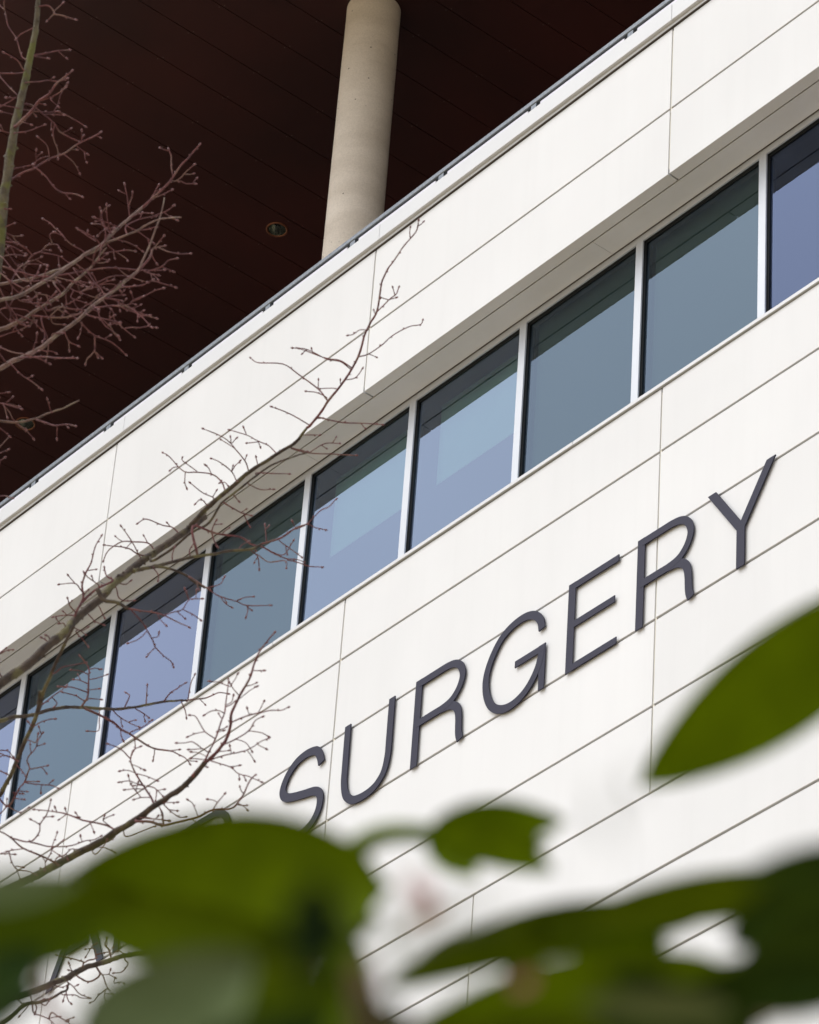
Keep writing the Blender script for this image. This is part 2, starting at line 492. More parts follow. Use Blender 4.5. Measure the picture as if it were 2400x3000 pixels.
# windows
PITCH, MX, MW = 1.4958, 0.794, 0.086
WZ0, WZ1 = 0.69, 2.945
def window(i):
    xr = MX - PITCH * i                # right edge of the mullion on this window's left
    x0, x1 = xr - MW, xr - MW + PITCH  # mullion's left edge .. next mullion's left edge
    par = bpy.data.objects.new('window', None)
    S.collection.objects.link(par)
    par.parent = bld
    o = Vector(((x0 + x1) / 2, 0.36, WZ0))
    par.location = o - Vector(bld.location)
    m = MB()                           # white aluminium face: mullion, head, and the thin seam between them
    m.box(x0 + 0.0008, xr - 0.0008, 0.360, 0.3745, WZ0, WZ1)
    m.box(xr + 0.0008, x1 - 0.0008, 0.3604, 0.3745, 2.879, WZ1)
    m.box(xr + 0.0008, x1 - 0.0008, 0.3604, 0.3745, WZ0, 0.735)
    m.build('window_frame', M_FRAME, par, o)
    m = MB()                           # black rebate
    m.box(x0 + 0.002, xr - 0.002, 0.3747, 0.470, WZ0, WZ1)
    m.box(xr - 0.0018, x1 + 0.0018, 0.3749, 0.470, 2.881, WZ1)
    m.box(xr - 0.0018, x1 + 0.0018, 0.3749, 0.470, WZ0, 0.733)
    m.box(xr - 0.0018, xr + 0.010, 0.392, 0.399, 0.734, 2.880)
    m.box(x1 - 0.008, x1 + 0.0018, 0.392, 0.399, 0.734, 2.880)
    m.box(xr + 0.0102, x1 - 0.0082, 0.3925, 0.399, 2.862, 2.880)
    m.build('gasket', M_GASKET, par, o)
    kind = {0: 'b', 1: 'g', 2: 'g', 3: 'B', 4: 'B', 5: 'g', 6: 'l', 7: 'g', -1: 'g', 8: 'l'}.get(i, 'g' if i % 3 else 'b')
    m = MB()
    m.quad([(xr, 0.400, 0.733), (x1, 0.400, 0.733), (x1, 0.400, 2.881), (xr, 0.400, 2.881)])
    m.build('pane', {'g': G_GREY, 'b': G_DEEP, 'B': G_BLUE, 'l': G_LILAC}[kind], par, o)
    if kind == 'g':
        m = MB(); m.box(xr + 0.01, x1 - 0.01, 0.50, 0.503, 0.74, 2.93)
        m.build('roller_blind', M_BLIND, par, o)
    if kind == 'B':
        m = MB(); m.box(xr + 0.05, x1 - 0.30, 0.62, 0.624, 2.03, 2.93)
        m.build('roller_blind', M_BLIND2, par, o)
for i in range(-4, 13):
    window(i)

m = MB()                               # the room behind
m.box(BX0, BX1, 0.51, 7.0, 0.25, 0.5)
m.box(BX0, BX1, 0.51, 7.0, 3.02, 3.2)
m.box(BX0, BX1, 7.0, 7.2, 0.25, 3.2)
m.build('room_interior', M_DARK, bld, (-4, 3, 0.3))
m = MB()
m.box(-7.80, -7.05, 0.90, 1.4, 0.5, 1.42)  # made-up box giving a pale patch, like a ceiling reflection, behind the glass
m.build('cream_stand_in', M_CREAM, bld, (-6.9, 1.2, 0.5))

# coping, lip, fascia
m = MB()
m.box(BX0, BX1, -0.018, 0.05, 4.640, 4.673)
m.build('coping_lip', M_CAP, bld, (-4, 0, 4.64))
m = MB()
m.box(BX0, BX1, -0.0150, 0.30, 4.6335, 4.6395)  # dark strip painted in as the shade under the lip
m.box(BX0, BX1, 0.030, 0.30, 4.6100, 4.6330)
m.build('coping_painted_shade', M_SHADE, bld, (-4, 0, 4.63))
for i in range(-5, 4):
    x0 = 0.0 + 3.94 * i + 0.035
    m = MB()
    m.box(x0 + 0.002, x0 + 3.938, -0.050, 0.30, 4.6735, 4.860, bevel=0.003)
    m.build('coping_fascia', M_CAP, bld, (x0, 0, 4.67))
# guard rail on the coping
m = MB()
m.box(BX0, BX1, -0.030, 0.020, 4.952, 5.008, bevel=0.006)
rail = m.build('parapet_rail', M_GALV, bld, (-4, 0, 5.0))
k = -14
for k in range(-12, 10):
    xb = -0.528 - 1.274 * k
    m = MB(); m.box(xb - 0.035, xb + 0.035, -0.022, 0.010, 4.8605, 4.9515)
    m.build('rail_bracket', M_GALV, rail, (xb, 0, 4.86))
    m = MB(); m.box(xb + 0.085, xb + 1.274 - 0.085, -0.016, -0.006, 4.8606, 4.9335)
    m.build('rail_infill', M_PLATE, rail, (xb + 0.6, 0, 4.86))

# terrace, set-back wall, overhanging storey
m = MB()
m.box(BX0, BX1, 0.36, 12.0, 4.45, 4.62)
m.build('terrace_roof', M_ROOF, bld, (-4, 6, 4.5))
m = MB()
m.box(BX0, BX1, 9.0, 9.3, 4.621, ZS + 0.1)
m.build('terrace_back_wall', M_WALL, bld, (-4, 9, 4.6))
m = MB()
m.box(BX0, BX1, -2.3, 14.0, ZS + 0.20, ZS + 5.0)
m.box(BX0, BX1, -2.32, -2.302, ZS - 0.01, ZS + 0.199)
m.build('overhanging_storey', M_WALL, bld, (-4, 5, ZS + 1))
m = MB()
XSEAM = -8.765
k0 = int((BX0 - XSEAM) / 0.548)
LIGHTS, LY = (-20.0, -15.04, -10.09), 3.045
for k in range(k0, 52):
    a = XSEAM + 0.548 * k
    if a > BX1: break
    w = 0.010
    x0, x1 = a + w / 2, a + 0.548 - w / 2
    hit = [x for x in LIGHTS if x0 + 0.11 < x < x1 - 0.11]
    if not hit:
        m.box(x0, x1, -2.3, 9.0, ZS, ZS + 0.0285)
    else:                              # a round hole for the downlight
        xl = hit[0]
        hx0, hx1, hy0, hy1 = x0, x1, LY - 0.2, LY + 0.2
        m.box(x0, x1, -2.3, hy0, ZS, ZS + 0.0285)
        m.box(x0, x1, hy1, 9.0, ZS, ZS + 0.0285)
        def edge(an):
            c_, s_ = math.cos(an), math.sin(an)
            tx = (hx1 - xl) / c_ if c_ > 1e-9 else ((hx0 - xl) / c_ if c_ < -1e-9 else 1e9)
            ty = (hy1 - LY) / s_ if s_ > 1e-9 else ((hy0 - LY) / s_ if s_ < -1e-9 else 1e9)
            t = min(tx, ty)
            return (xl + c_ * t, LY + s_ * t, ZS)
        angs = sorted([2 * math.pi * q / 56 for q in range(56)] +
                      [math.atan2(yy - LY, xx - xl) % (2 * math.pi) for xx in (hx0, hx1) for yy in (hy0, hy1)])
        for q in range(len(angs)):
            a0, a1 = angs[q], angs[(q + 1) % len(angs)]
            m.quad([(xl + .11 * math.cos(a0), LY + .11 * math.sin(a0), ZS), (xl + .11 * math.cos(a1), LY + .11 * math.sin(a1), ZS), edge(a1), edge(a0)])
m.build('soffit', M_SOFFIT, bld, (-4, 3, ZS))
m = MB()
for k in range(k0, 40):
    a = XSEAM + 0.548 * k
    if a < -22 or a > 4: continue
    for q in range(-3, 9):
        for sx in (-0.028, 0.028):
            y = q * 0.9 + 0.35 + (0.03 if sx > 0 else 0)
            m.lathe((a + sx, y), [(0.0001, ZS - 0.003), (0.006, ZS - 0.002), (0.007, ZS)], 8)
m.build('soffit_rivets', M_RIVET, bld, (-4, 3, ZS))
for xl in LIGHTS:
    c = (xl, LY)
    m = MB()
    m.lathe(c, [(0.104, ZS - 0.002), (0.106, ZS - 0.008), (0.122, ZS - 0.009), (0.128, ZS - 0.004), (0.128, ZS + 0.001)], 56)
    ring = m.build('downlight', M_BRONZE, bld, (xl, LY, ZS))
    m = MB()
    m.lathe(c, [(0.1045, ZS - 0.0015), (0.103, ZS + 0.02), (0.093, ZS + 0.06), (0.074, ZS + 0.105), (0.068, ZS + 0.115)], 56)
    m.build('reflector', M_REFL, ring, (xl, LY, ZS))
    m = MB()
    m.lathe(c, [(0.0001, ZS + 0.112), (0.040, ZS + 0.113), (0.069, ZS + 0.116)], 32)
    m.build('lamp_lens', M_LENS, ring, (xl, LY, ZS))

# column
m = MB()
cx, cy = -6.60, 1.60
prof = []
n = 90
for i in range(n + 1):
    z = 4.63 + (ZS - 4.63 - 0.001) * i / n
    r = 0.300 - 0.012 * i / n
    prof.append((r + 0.0018 * noise.noise(Vector((0, 0, z * 2.1))), z))
m.lathe((cx, cy), prof, 72)
m.build('concrete_column', M_CONC, bld, (cx, cy, 4.63))

# ------------------------------------------------------------------ the sign letters
def catmull(pts, n=6):
    P = [Vector(p) for p in pts]
    out = []
    for i in range(len(P) - 1):
        p0 = P[i - 1] if i > 0 else P[0] * 2 - P[1]
        p1, p2 = P[i], P[i + 1]
        p3 = P[i + 2] if i + 2 < len(P) else P[-1] * 2 - P[-2]
        for k in range(n):
            t = k / n
            out.append(0.5 * ((2 * p1) + (p2 - p0) * t + (2 * p0 - 5 * p1 + 4 * p2 - p3) * t * t + (3 * p1 - p0 - 3 * p2 + p3) * t ** 3))
    out.append(P[-1])
    return out

YF, YB = -0.026, -0.015
DX, DZ = -0.058, 0.0555                # the set-out below was measured 44 mm further from the wall
def stroke(m, pts, w, curved, dy, flat_start=None, flat_end=None):
    """a bar of width w along pts in the x,z plane, with real thickness"""
    P = catmull([(x, z, 0) for x, z in pts], 7) if curved else [Vector((x, z, 0)) for x, z in pts]
    L, R = [], []
    for i, p in enumerate(P):
        t = (P[min(i + 1, len(P) - 1)] - P[max(i - 1, 0)]).normalized()
        nn = Vector((-t.y, t.x, 0)) * (w / 2)
        L.append(p + nn); R.append(p - nn)
    b = len(m.v)
    k = len(P)
    e = 0.003
    for lst, sgn in ((L, 1), (R, -1)):
        pass
    for i in range(k):
        for q, y in ((L[i], YF + dy), (R[i], YF + dy), (L[i], YB - dy), (R[i], YB - dy)):
            m.v.append((q.x, y, q.y))
    for i in range(k - 1):
        a, c = b + 4 * i, b + 4 * (i + 1)
        for f in ((a, c, c + 1, a + 1), (a + 2, a + 3, c + 3, c + 2), (a, a + 2, c + 2, c), (a + 1, c + 1, c + 3, a + 3)):
            m.f.append(f); m.sm.append(False); m.mi.append(0)
    for a in (b, b + 4 * (k - 1)):
        m.f.append((a, a + 1, a + 3, a + 2)); m.sm.append(False); m.mi.append(0)

def letter(ch, strokes, polys, pins, label):
    mv = lambda q: [(x + DX, z + DZ) for x, z in q]
    strokes = [(mv(p), w - 0.007, c) for p, w, c in strokes]
    polys, pins = [mv(p) for p in polys], mv(pins)
    m = MB()
    dy = 0.0
    for pts, w, cv in strokes:
        stroke(m, pts, w, cv, dy)
        dy += 0.0008
    for poly in polys:
        m.prism(poly, YF + dy, YB - dy)
        dy += 0.0008
    xs = [v[0] for v in m.v]
    zs = [v[2] for v in m.v]
    o = Vector(((min(xs) + max(xs)) / 2, 0, min(zs)))
    root = empty('sign_letter', o, label, 'sign letter', 'cut metal letters of the sign on the wall')
    f = m.build('letter_face', M_SIGN, root, o)
    for x, z in pins:
        p = MB()
        p.tube([Vector((x, YB - 0.004, z)), Vector((x, 0.004, z))], [0.009, 0.009], 10)
        p.build('mounting_pin', M_PIN, root, (x, YB, z))
    return root

ZT, ZB = -0.848, -1.708
def rect(x0, x1, z0, z1): return [(x0, z0), (x1, z0), (x1, z1), (x0, z1)]
# A N D
letter('A', [([(-7.30, -1.385), (-7.62, -1.385)], 0.068, False)],
       [[(-7.875, ZB), (-7.785, ZB), (-7.445, -0.945), (-7.105, ZB), (-7.010, ZB), (-7.395, ZT), (-7.495, ZT)]],
       [(-7.8, -1.65), (-7.07, -1.65), (-7.445, -0.9)], 'dark slate letter A half hidden behind the leaves, leftmost letter of the sign')
letter('N', [], [[(-6.87, ZB), (-6.87, ZT), (-6.775, ZT), (-6.305, -1.56), (-6.305, ZT), (-6.225, ZT), (-6.225, ZB), (-6.320, ZB), (-6.79, -1.00), (-6.79, ZB)]],
       [(-6.83, -1.6), (-6.26, -0.95)], 'dark slate letter N hidden behind the big leaf, between A and D')
letter('D', [([(-5.93, -0.883), (-5.66, -0.883), (-5.50, -0.898), (-5.38, -0.97), (-5.315, -1.10), (-5.30, -1.28), (-5.315, -1.46), (-5.38, -1.59), (-5.50, -1.658), (-5.66, -1.673), (-5.93, -1.673)], 0.078, True)],
       [rect(-6.01, -5.925, ZB, ZT)], [(-5.97, -0.95), (-5.97, -1.6), (-5.31, -1.28)],
       'dark slate letter D, only its rounded top showing above the big leaf, left of S')
# SURGERY
letter('S', [([(-4.046, -1.062), (-4.075, -0.975), (-4.125, -0.905), (-4.20, -0.876), (-4.30, -0.868), (-4.41, -0.895), (-4.51, -0.975), (-4.560, -1.08), (-4.545, -1.155), (-4.485, -1.208), (-4.38, -1.245), (-4.25, -1.280), (-4.12, -1.312), (-4.045, -1.362), (-4.018, -1.44), (-4.035, -1.54), (-4.10, -1.625), (-4.20, -1.670), (-4.32, -1.680), (-4.43, -1.65), (-4.51, -1.58), (-4.545, -1.49)], 0.088, True)],
       [], [(-4.55, -1.08), (-4.03, -1.45), (-4.25, -0.875)], 'dark slate letter S whose lower curve the big leaf hides, first letter of SURGERY')
letter('U', [([(-3.714, -0.846), (-3.713, -1.05), (-3.711, -1.25), (-3.706, -1.42), (-3.668, -1.56), (-3.585, -1.648), (-3.50, -1.675), (-3.42, -1.681), (-3.335, -1.672), (-3.255, -1.640), (-3.178, -1.560), (-3.142, -1.42), (-3.138, -1.25), (-3.138, -1.05), (-3.137, -0.846)], 0.083, True)],
       [], [(-3.714, -0.95), (-3.138, -0.95), (-3.42, -1.68)], 'dark slate letter U between the S and the first R')
def R_(ox, label):
    X = lambda v: v + ox + 0.142
    bowl = [(X(-.09), -.883), (X(.12), -.883), (X(.25), -.885), (X(.35), -.905), (X(.425), -.96), (X(.462), -1.05), (X(.450), -1.13), (X(.405), -1.205), (X(.33), -1.262), (X(.22), -1.284), (X(.10), -1.284), (X(-.10), -1.284)]
    leg = [(X(.21), -1.285), (X(.31), -1.300), (X(.38), -1.335), (X(.425), -1.39), (X(.443), -1.47), (X(.449), -1.56), (X(.457), -1.64), (X(.480), ZB)]
    return letter('R', [(bowl, 0.076, True), (leg, 0.084, True)], [rect(X(-.142), X(-.060), ZB, ZT + 0.003)],
                  [(X(-.1), -1.6), (X(-.1), -.95), (X(.46), -1.6)], label)
R_(-2.830, 'dark slate letter R between the U and the G')
letter('G', [([(-1.256, -1.113), (-1.278, -1.02), (-1.335, -0.945), (-1.42, -0.897), (-1.53, -0.882), (-1.66, -0.905), (-1.77, -0.968), (-1.86, -1.085), (-1.912, -1.21), (-1.921, -1.33), (-1.893, -1.46), (-1.835, -1.57), (-1.75, -1.645), (-1.65, -1.682), (-1.54, -1.680), (-1.43, -1.638), (-1.34, -1.56), (-1.275, -1.455), (-1.245, -1.34)], 0.082, True),
             ([(-1.567, -1.306), (-1.21, -1.306)], 0.070, False)],
       [[(-1.283, -1.271), (-1.200, -1.271), (-1.200, ZB), (-1.266, ZB)]],
       [(-1.9, -1.3), (-1.23, -1.6), (-1.5, -0.9)], 'dark slate letter G between the first R and the E')
letter('E', [([(-0.872, -0.884), (-0.360, -0.884)], 0.070, False), ([(-0.872, -1.264), (-0.393, -1.264)], 0.070, False), ([(-0.872, -1.677), (-0.358, -1.677)], 0.070, False)],
       [rect(-0.948, -0.866, ZB - 0.003, ZT)], [(-0.91, -0.95), (-0.91, -1.6), (-0.42, -0.885)], 'dark slate letter E between the G and the second R')
R_(-0.142, 'dark slate letter R crossing the panel joint between the E and the Y')
letter('Y', [], [[(.650, ZT), (.740, ZT), (1.0195, -1.276), (1.296, ZT), (1.391, ZT), (1.062, -1.352), (1.062, ZB), (.976, ZB), (.976, -1.347)]],
       [(1.02, -1.6), (0.72, -0.9), (1.32, -0.9)], 'dark slate letter Y, last and highest in the picture')

# ------------------------------------------------------------------ the bare street tree
rt = random.Random(11)
TD = 20.0                              # metres ahead of the eye
# every limb: (origin in the photograph, step), list of (start width, end width, bark, points); the first line is the limb itself
Tz, Kz, Wz, Zz, Z2, R3, Z5, Lz, Z6, Bz = ((0, 0), .4058), ((0, 600), .3478), ((0, 1500), .3478), ((300, 1100), .3478), ((900, 600), .3478), ((0, 1000), .6957), ((400, 1200), .5217), ((0, 2050), .3478), ((300, 1850), .3478), ((0, 2650), .28986)
LIMBS = {
'leader': [
 (Tz, 34, 13, 'm', '-30,1950 10,1640 30,1400 62,1200 92,1000 132,800 180,600 212,430 242,300 265,150 277,0 290,-160'),
 (Tz, 6, 4, 't', '290,45 350,40 390,80 390,100 460,115 545,140'), (Tz, 4, 3, 't', '390,80 455,20'), (Tz, 4, 3, 't', '390,100 340,150'),
 (Tz, 4, 3, 't', '250,200 160,240 120,280'), (Tz, 4, 3, 't', '160,410 120,280 60,190 35,80 0,40'), (Tz, 5, 3, 't', '180,430 240,400 330,385 420,365 500,360'),
 (Tz, 4, 3, 't', '240,405 345,420'), (Tz, 5, 3, 't', '170,505 130,440 70,400 30,380'), (Tz, 4, 3, 't', '160,525 60,530 -10,525'),
 (Tz, 4, 3, 't', '190,595 280,590 340,580 430,585 485,565'), (Tz, 12, 4, 't', '120,910 190,840 240,790 280,730 350,680 400,610 450,570 520,510'),
 (Tz, 4, 3, 't', '280,730 370,700 440,660 475,630'), (Tz, 5, 4, 't', '165,745 230,760 310,820 390,890 430,950 500,990 570,1020'),
 (Tz, 3, 2, 't', '370,720 420,770'), (Tz, 4, 3, 't', '165,790 230,800 330,810 420,805'), (Tz, 3, 3, 't', '330,825 460,830'), (Tz, 3, 3, 't', '140,705 50,705'),
 (Tz, 4, 3, 't', '140,700 60,620 0,550'), (Tz, 4, 3, 't', '130,780 0,755'), (Tz, 3, 3, 't', '110,830 10,805'), (Tz, 3, 3, 't', '160,880 225,900'),
 (Tz, 4, 3, 't', '110,960 210,945 320,900'), (Tz, 4, 3, 't', '90,965 0,940'), (Tz, 7, 4, 't', '60,1300 100,1285 170,1240 240,1220 350,1150 460,1110 560,1040 650,1000 725,955'),
 (Tz, 3, 3, 't', '590,1020 590,945'), (Tz, 4, 3, 't', '560,1060 630,1110'), (Tz, 4, 3, 't', '470,1120 530,1170 575,1250'), (Tz, 5, 3, 't', '60,1230 110,1215 240,1190'),
 (Tz, 4, 3, 't', '355,1140 340,1050 275,990'), (Tz, 4, 3, 't', '350,1130 300,1140 240,1180'), (Tz, 5, 4, 't', '250,1210 330,1270 380,1340 450,1390 540,1400 595,1420'),
 (Kz, 4, 3, 't', '0,220 60,180 120,155'), (Kz, 4, 3, 't', '0,225 60,240 120,265 180,260'), (Kz, 4, 3, 't', '0,30 80,35')],
'upper': [
 (Kz, 12, 8, 'b', '-260,900 0,805 150,770 300,690 450,600 560,530 660,460 740,400 850,340 920,270 1000,190 1070,130 1150,60 1240,-10'),
 (Tz, 8, 4, 't', '1030,1500 1100,1430 1180,1360 1240,1290 1300,1200 1360,1140 1410,1080 1440,1045'), (Tz, 4, 3, 't', '1240,1305 1310,1310 1340,1325 1410,1325'),
 (Tz, 4, 3, 't', '1100,1430 1180,1400 1240,1370'), (Tz, 4, 3, 't', '935,1560 920,1430 900,1330'), (Tz, 4, 3, 't', '800,1680 775,1580 770,1480'),
 (Tz, 4, 3, 't', '1085,1440 1120,1380 1145,1335'), (Tz, 4, 3, 't', '760,1640 730,1590 680,1570'), (Tz, 4, 3, 't', '690,1725 620,1680 560,1650'),
 (Kz, 4, 3, 't', '980,290 1090,320 1200,390'), (Kz, 4, 3, 't', '1070,180 1170,230 1290,320'), (Kz, 5, 3, 't', '800,300 720,250 655,205'),
 (Kz, 4, 3, 't', '700,390 600,330 520,260 460,230'), (Kz, 4, 3, 't', '1010,190 900,150 800,105'), (Kz, 4, 3, 't', '930,240 860,170 780,160'),
 (Kz, 3, 3, 't', '1100,110 1180,70 1280,70'), (Kz, 5, 3, 't', '620,480 700,540 790,600 830,715'), (Kz, 4, 3, 't', '730,440 830,490 900,480')],
'upper_second': [
 (Kz, 10, 4, 'b', '-260,720 0,670 150,640 300,610 450,560 560,520 700,430 800,390 920,310 1000,280 1150,220 1250,160 1350,120 1430,110 1525,105'),
 (Kz, 4, 3, 't', '930,360 1060,450 1075,470'), (Kz, 4, 3, 't', '1060,180 1180,120 1310,95'), (Kz, 4, 3, 't', '1440,108 1490,130'),
 (Kz, 6, 3, 't', '200,540 270,430 350,390 400,340 480,335 515,390'), (Kz, 5, 3, 't', '350,400 490,430 590,490'), (Kz, 3, 3, 't', '490,430 500,510'),
 (Kz, 4, 3, 't', '430,300 420,250 460,230'), (Kz, 4, 3, 't', '270,420 200,350 130,320'), (Kz, 5, 4, 't', '-40,300 0,320 80,430 150,520 200,560'),
 (Kz, 4, 3, 't', '-60,450 0,440 110,420 210,430'), (Kz, 7, 4, 't', '-200,500 0,515 150,560 300,600 450,600 640,570 760,550 900,530 1050,540 1200,550 1280,550 1360,520 1420,470 1490,450'),
 (Kz, 4, 3, 't', '1360,520 1460,560'), (Kz, 4, 3, 't', '1220,560 1290,590 1330,630'), (Kz, 3, 3, 't', '1000,540 1080,600 1240,650')],
'middle': [
 (Kz, 14, 4, 'b', '-280,1120 0,1050 100,1010 200,960 300,890 420,820 540,740 620,650 700,590 780,510 850,410 900,360'),
 (Kz, 5, 4, 't', '-80,530 0,570 100,650 230,720'), (Kz, 4, 3, 't', '150,790 250,825 400,825'), (Kz, 7, 4, 't', '400,890 500,860 620,880 720,890'),
 (Kz, 7, 4, 't', '250,930 450,950 600,940 720,900'), (Kz, 5, 3, 't', '-20,1110 80,1080 180,1050 300,980'), (Kz, 4, 3, 't', '620,720 740,760 860,800'),
 (Kz, 4, 3, 't', '600,780 700,820 790,860'), (Kz, 4, 3, 't', '620,530 720,600 800,670 900,710'), (Kz, 5, 3, 't', '690,730 830,650 960,600 1100,600'),
 (Kz, 3, 3, 't', '870,670 960,670 1010,720'), (Kz, 4, 3, 't', '240,690 300,740 320,820'), (Kz, 5, 3, 't', '450,650 540,700 560,830'),
 (Kz, 4, 3, 't', '780,510 840,460 900,415'), (Kz, 4, 3, 't', '0,430 120,560 200,640 350,640 480,640'), (Kz, 4, 3, 't', '470,610 600,640 760,660'),
 (Kz, 4, 3, 't', '40,870 180,880 240,900 300,980'), (Kz, 4, 3, 't', '100,640 150,540 240,480'), (Kz, 5, 4, 't', '400,810 450,760 470,740'),
 (Kz, 4, 3, 't', '950,900 960,960 1030,1030 1130,1110'), (Kz, 4, 3, 't', '520,830 560,900 640,960'), (Kz, 4, 3, 't', '0,900 100,1000 180,1100'),
 (Kz, 4, 3, 't', '60,840 130,930 160,1000 240,1020'), (Kz, 5, 3, 't', '350,980 380,1100 360,1150'), (Kz, 4, 3, 't', '430,960 450,1000 540,1010')],
'lower_fork': [
 (Kz, 15, 3, 'b', '-260,1520 0,1380 100,1320 200,1280 350,1200 460,1110 560,1040 660,970 760,870 850,800 940,740 1050,650 1120,590 1170,540 1220,430 1270,320 1320,180 1350,100 1375,0 1385,-60'),
 (Kz, 9, 4, 't', '1120,600 1200,520 1270,430 1290,370 1385,345'), (Kz, 4, 3, 't', '1290,370 1350,300 1380,260'), (Kz, 5, 3, 't', '1050,690 1200,675 1290,630'),
 (Kz, 6, 4, 't', '800,865 950,850 1070,850 1130,800 1210,770'), (Kz, 5, 3, 't', '1070,850 1190,940 1280,1030'), (Kz, 3, 3, 't', '1190,940 1260,930'),
 (Kz, 3, 3, 't', '1125,800 1105,740'), (Kz, 5, 4, 't', '670,980 780,1090 880,1130 970,1180 1060,1260'), (Kz, 3, 3, 't', '880,1130 930,1100'),
 (Kz, 5, 3, 't', '800,1100 795,1230 740,1290 720,1340'), (Kz, 4, 3, 't', '795,1235 855,1285'), (Kz, 5, 3, 't', '740,930 880,960 1010,990'), (Kz, 3, 3, 't', '1010,990 930,1010'),
 (Kz, 4, 3, 't', '540,1060 580,1150 660,1190'), (Kz, 6, 4, 't', '160,1290 350,1280 500,1290 650,1290'), (Kz, 4, 3, 't', '90,1340 180,1430 270,1490 350,1555'),
 (Kz, 5, 3, 't', '-60,1170 0,1200 100,1240 240,1260 330,1230'), (Kz, 4, 3, 't', '850,800 940,770 1040,760'), (Kz, 4, 3, 't', '830,820 960,700 1080,610'),
 (Kz, 4, 3, 't', '720,930 800,870 830,880'), (Kz, 4, 3, 't', '380,1180 440,1150 440,1090 520,1080'), (Kz, 3, 3, 't', '690,990 680,1070 660,1120'), (Kz, 3, 3, 't', '930,990 1000,1000')],
'low_spray': [
 (Kz, 8, 4, 'b', '-240,1760 0,1820 150,1830 300,1800 420,1750 540,1710 670,1645'), (Kz, 6, 4, 't', '300,1805 400,1840 470,1860 560,1850 635,1865'),
 (Kz, 3, 3, 't', '430,1745 400,1640'), (Kz, 4, 3, 't', '480,1860 480,1970'), (Kz, 5, 3, 't', '-60,1650 0,1670 80,1690 180,1720'), (Kz, 3, 3, 't', '30,1680 60,1790'),
 (Kz, 4, 3, 't', '160,1860 220,1900 280,1970'), (Kz, 4, 3, 't', '-40,1850 0,1880 80,1950'), (Kz, 4, 3, 't', '-60,1600 0,1590 70,1580'),
 (R3, 4, 3, 't', '-30,480 0,470 35,455'), (R3, 3, 3, 't', '0,500 20,490'), (R3, 4, 3, 't', '-20,640 20,650 55,660')],
'diagonal': [
 (Wz, 30, 20, 'b', '-900,1960 -500,1800 -200,1580 0,1445 200,1310 400,1130 560,1000 640,900 760,800 880,690 960,600 1080,510 1200,410 1330,320 1480,220 1620,120 1725,40'),
 (Zz, 17, 8, 'b', '740,1270 850,1150 950,1060 1100,930 1240,810 1400,710 1500,640 1620,570 1725,440'),
 (Z2, 8, 3.5, 't', '0,1878 32,1852 121,1740 180,1650 320,1470 430,1280 480,1110 530,1000 590,890 620,700 640,620 680,540 740,460 820,340 915,230 940,130'),
 (Zz, 9, 5, 'b', '420,1560 560,1480 740,1330 900,1240 1000,1080 1100,1000 1250,880 1400,770 1560,700 1725,650'),
 (Zz, 4, 3, 't', '1460,650 1400,590 1310,550 1210,500 1070,460'), (Zz, 3, 3, 't', '1310,550 1330,600'), (Zz, 3, 3, 't', '1210,490 1190,440'), (Zz, 3, 3, 't', '1310,560 1220,570'),
 (Zz, 4, 3, 't', '1235,810 1200,720 1120,620 1080,570 1000,510 850,450'), (Zz, 3, 3, 't', '1110,610 1000,540'), (Zz, 3, 3, 't', '1090,570 1130,530'),
 (Zz, 4, 3, 't', '1130,890 1090,810 990,730 920,700'), (Zz, 3, 3, 't', '1090,810 1120,760 1160,720'), (Zz, 3, 3, 't', '1310,760 1295,690'),
 (Zz, 5, 3, 't', '1030,960 1000,890 920,830 800,815 710,815 640,770 560,680 510,650'), (Zz, 3, 3, 't', '640,770 600,775 570,800'), (Zz, 3, 3, 't', '700,815 695,900 710,950'),
 (Zz, 3, 3, 't', '800,810 680,720 675,690'), (Zz, 3, 3, 't', '920,830 900,790 870,755'), (Zz, 3, 3, 't', '980,910 1030,900 1060,930'),
 (Zz, 4, 3, 't', '930,1025 850,990 740,905'), (Zz, 3, 3, 't', '930,1025 960,970'), (Zz, 4, 3, 't', '880,1090 850,1055 815,1050 785,1080'),
 (Zz, 5, 3, 't', '640,1330 590,1280 500,1260 370,1210 300,1245'), (Zz, 5, 3, 't', '430,1460 380,1410 250,1400 170,1400 90,1440 40,1490 10,1560'),
 (Zz, 4, 3, 't', '300,1500 250,1400 160,1270'), (Zz, 5, 3, 't', '400,1530 290,1500 230,1460 130,1440 20,1430'), (Zz, 4, 3, 't', '1600,610 1725,640'),
 (Zz, 4, 3, 't', '1240,920 1330,960 1440,960'), (Zz, 4, 3, 't', '1300,820 1430,825 1570,830'), (Zz, 4, 3, 't', '1100,1000 1150,1060'), (Zz, 6, 3, 't', '1040,1080 1120,1130 1180,1160 1250,1180'),
 (Zz, 4, 3, 't', '1190,1160 1210,1210 1240,1270'), (Z2, 4, 3, 't', '590,900 690,800 750,750 775,690'), (Z2, 3, 3, 't', '690,800 620,780'), (Z2, 3, 3, 't', '690,800 750,780'),
 (Z2, 3, 3, 't', '510,1055 440,1055 390,1090 345,1100'), (Z2, 4, 3, 't', '430,1280 520,1255 620,1190 710,1110 850,1030 950,1010 975,970'),
 (Z2, 4, 3, 't', '360,1380 280,1320 170,1300 0,1220 -120,1205'), (R3, 4, 3, 't', '1480,110 1430,80 1370,70 1260,30'), (Z2, 3, 3, 't', '320,1475 400,1460 440,1420 465,1380'),
 (Z2, 3, 3, 't', '250,1550 180,1545 110,1550'), (R3, 5, 3, 't', '1380,250 1340,200 1260,140 1190,95 1090,90 1055,70'), (R3, 3, 3, 't', '1375,235 1330,215 1290,210'),
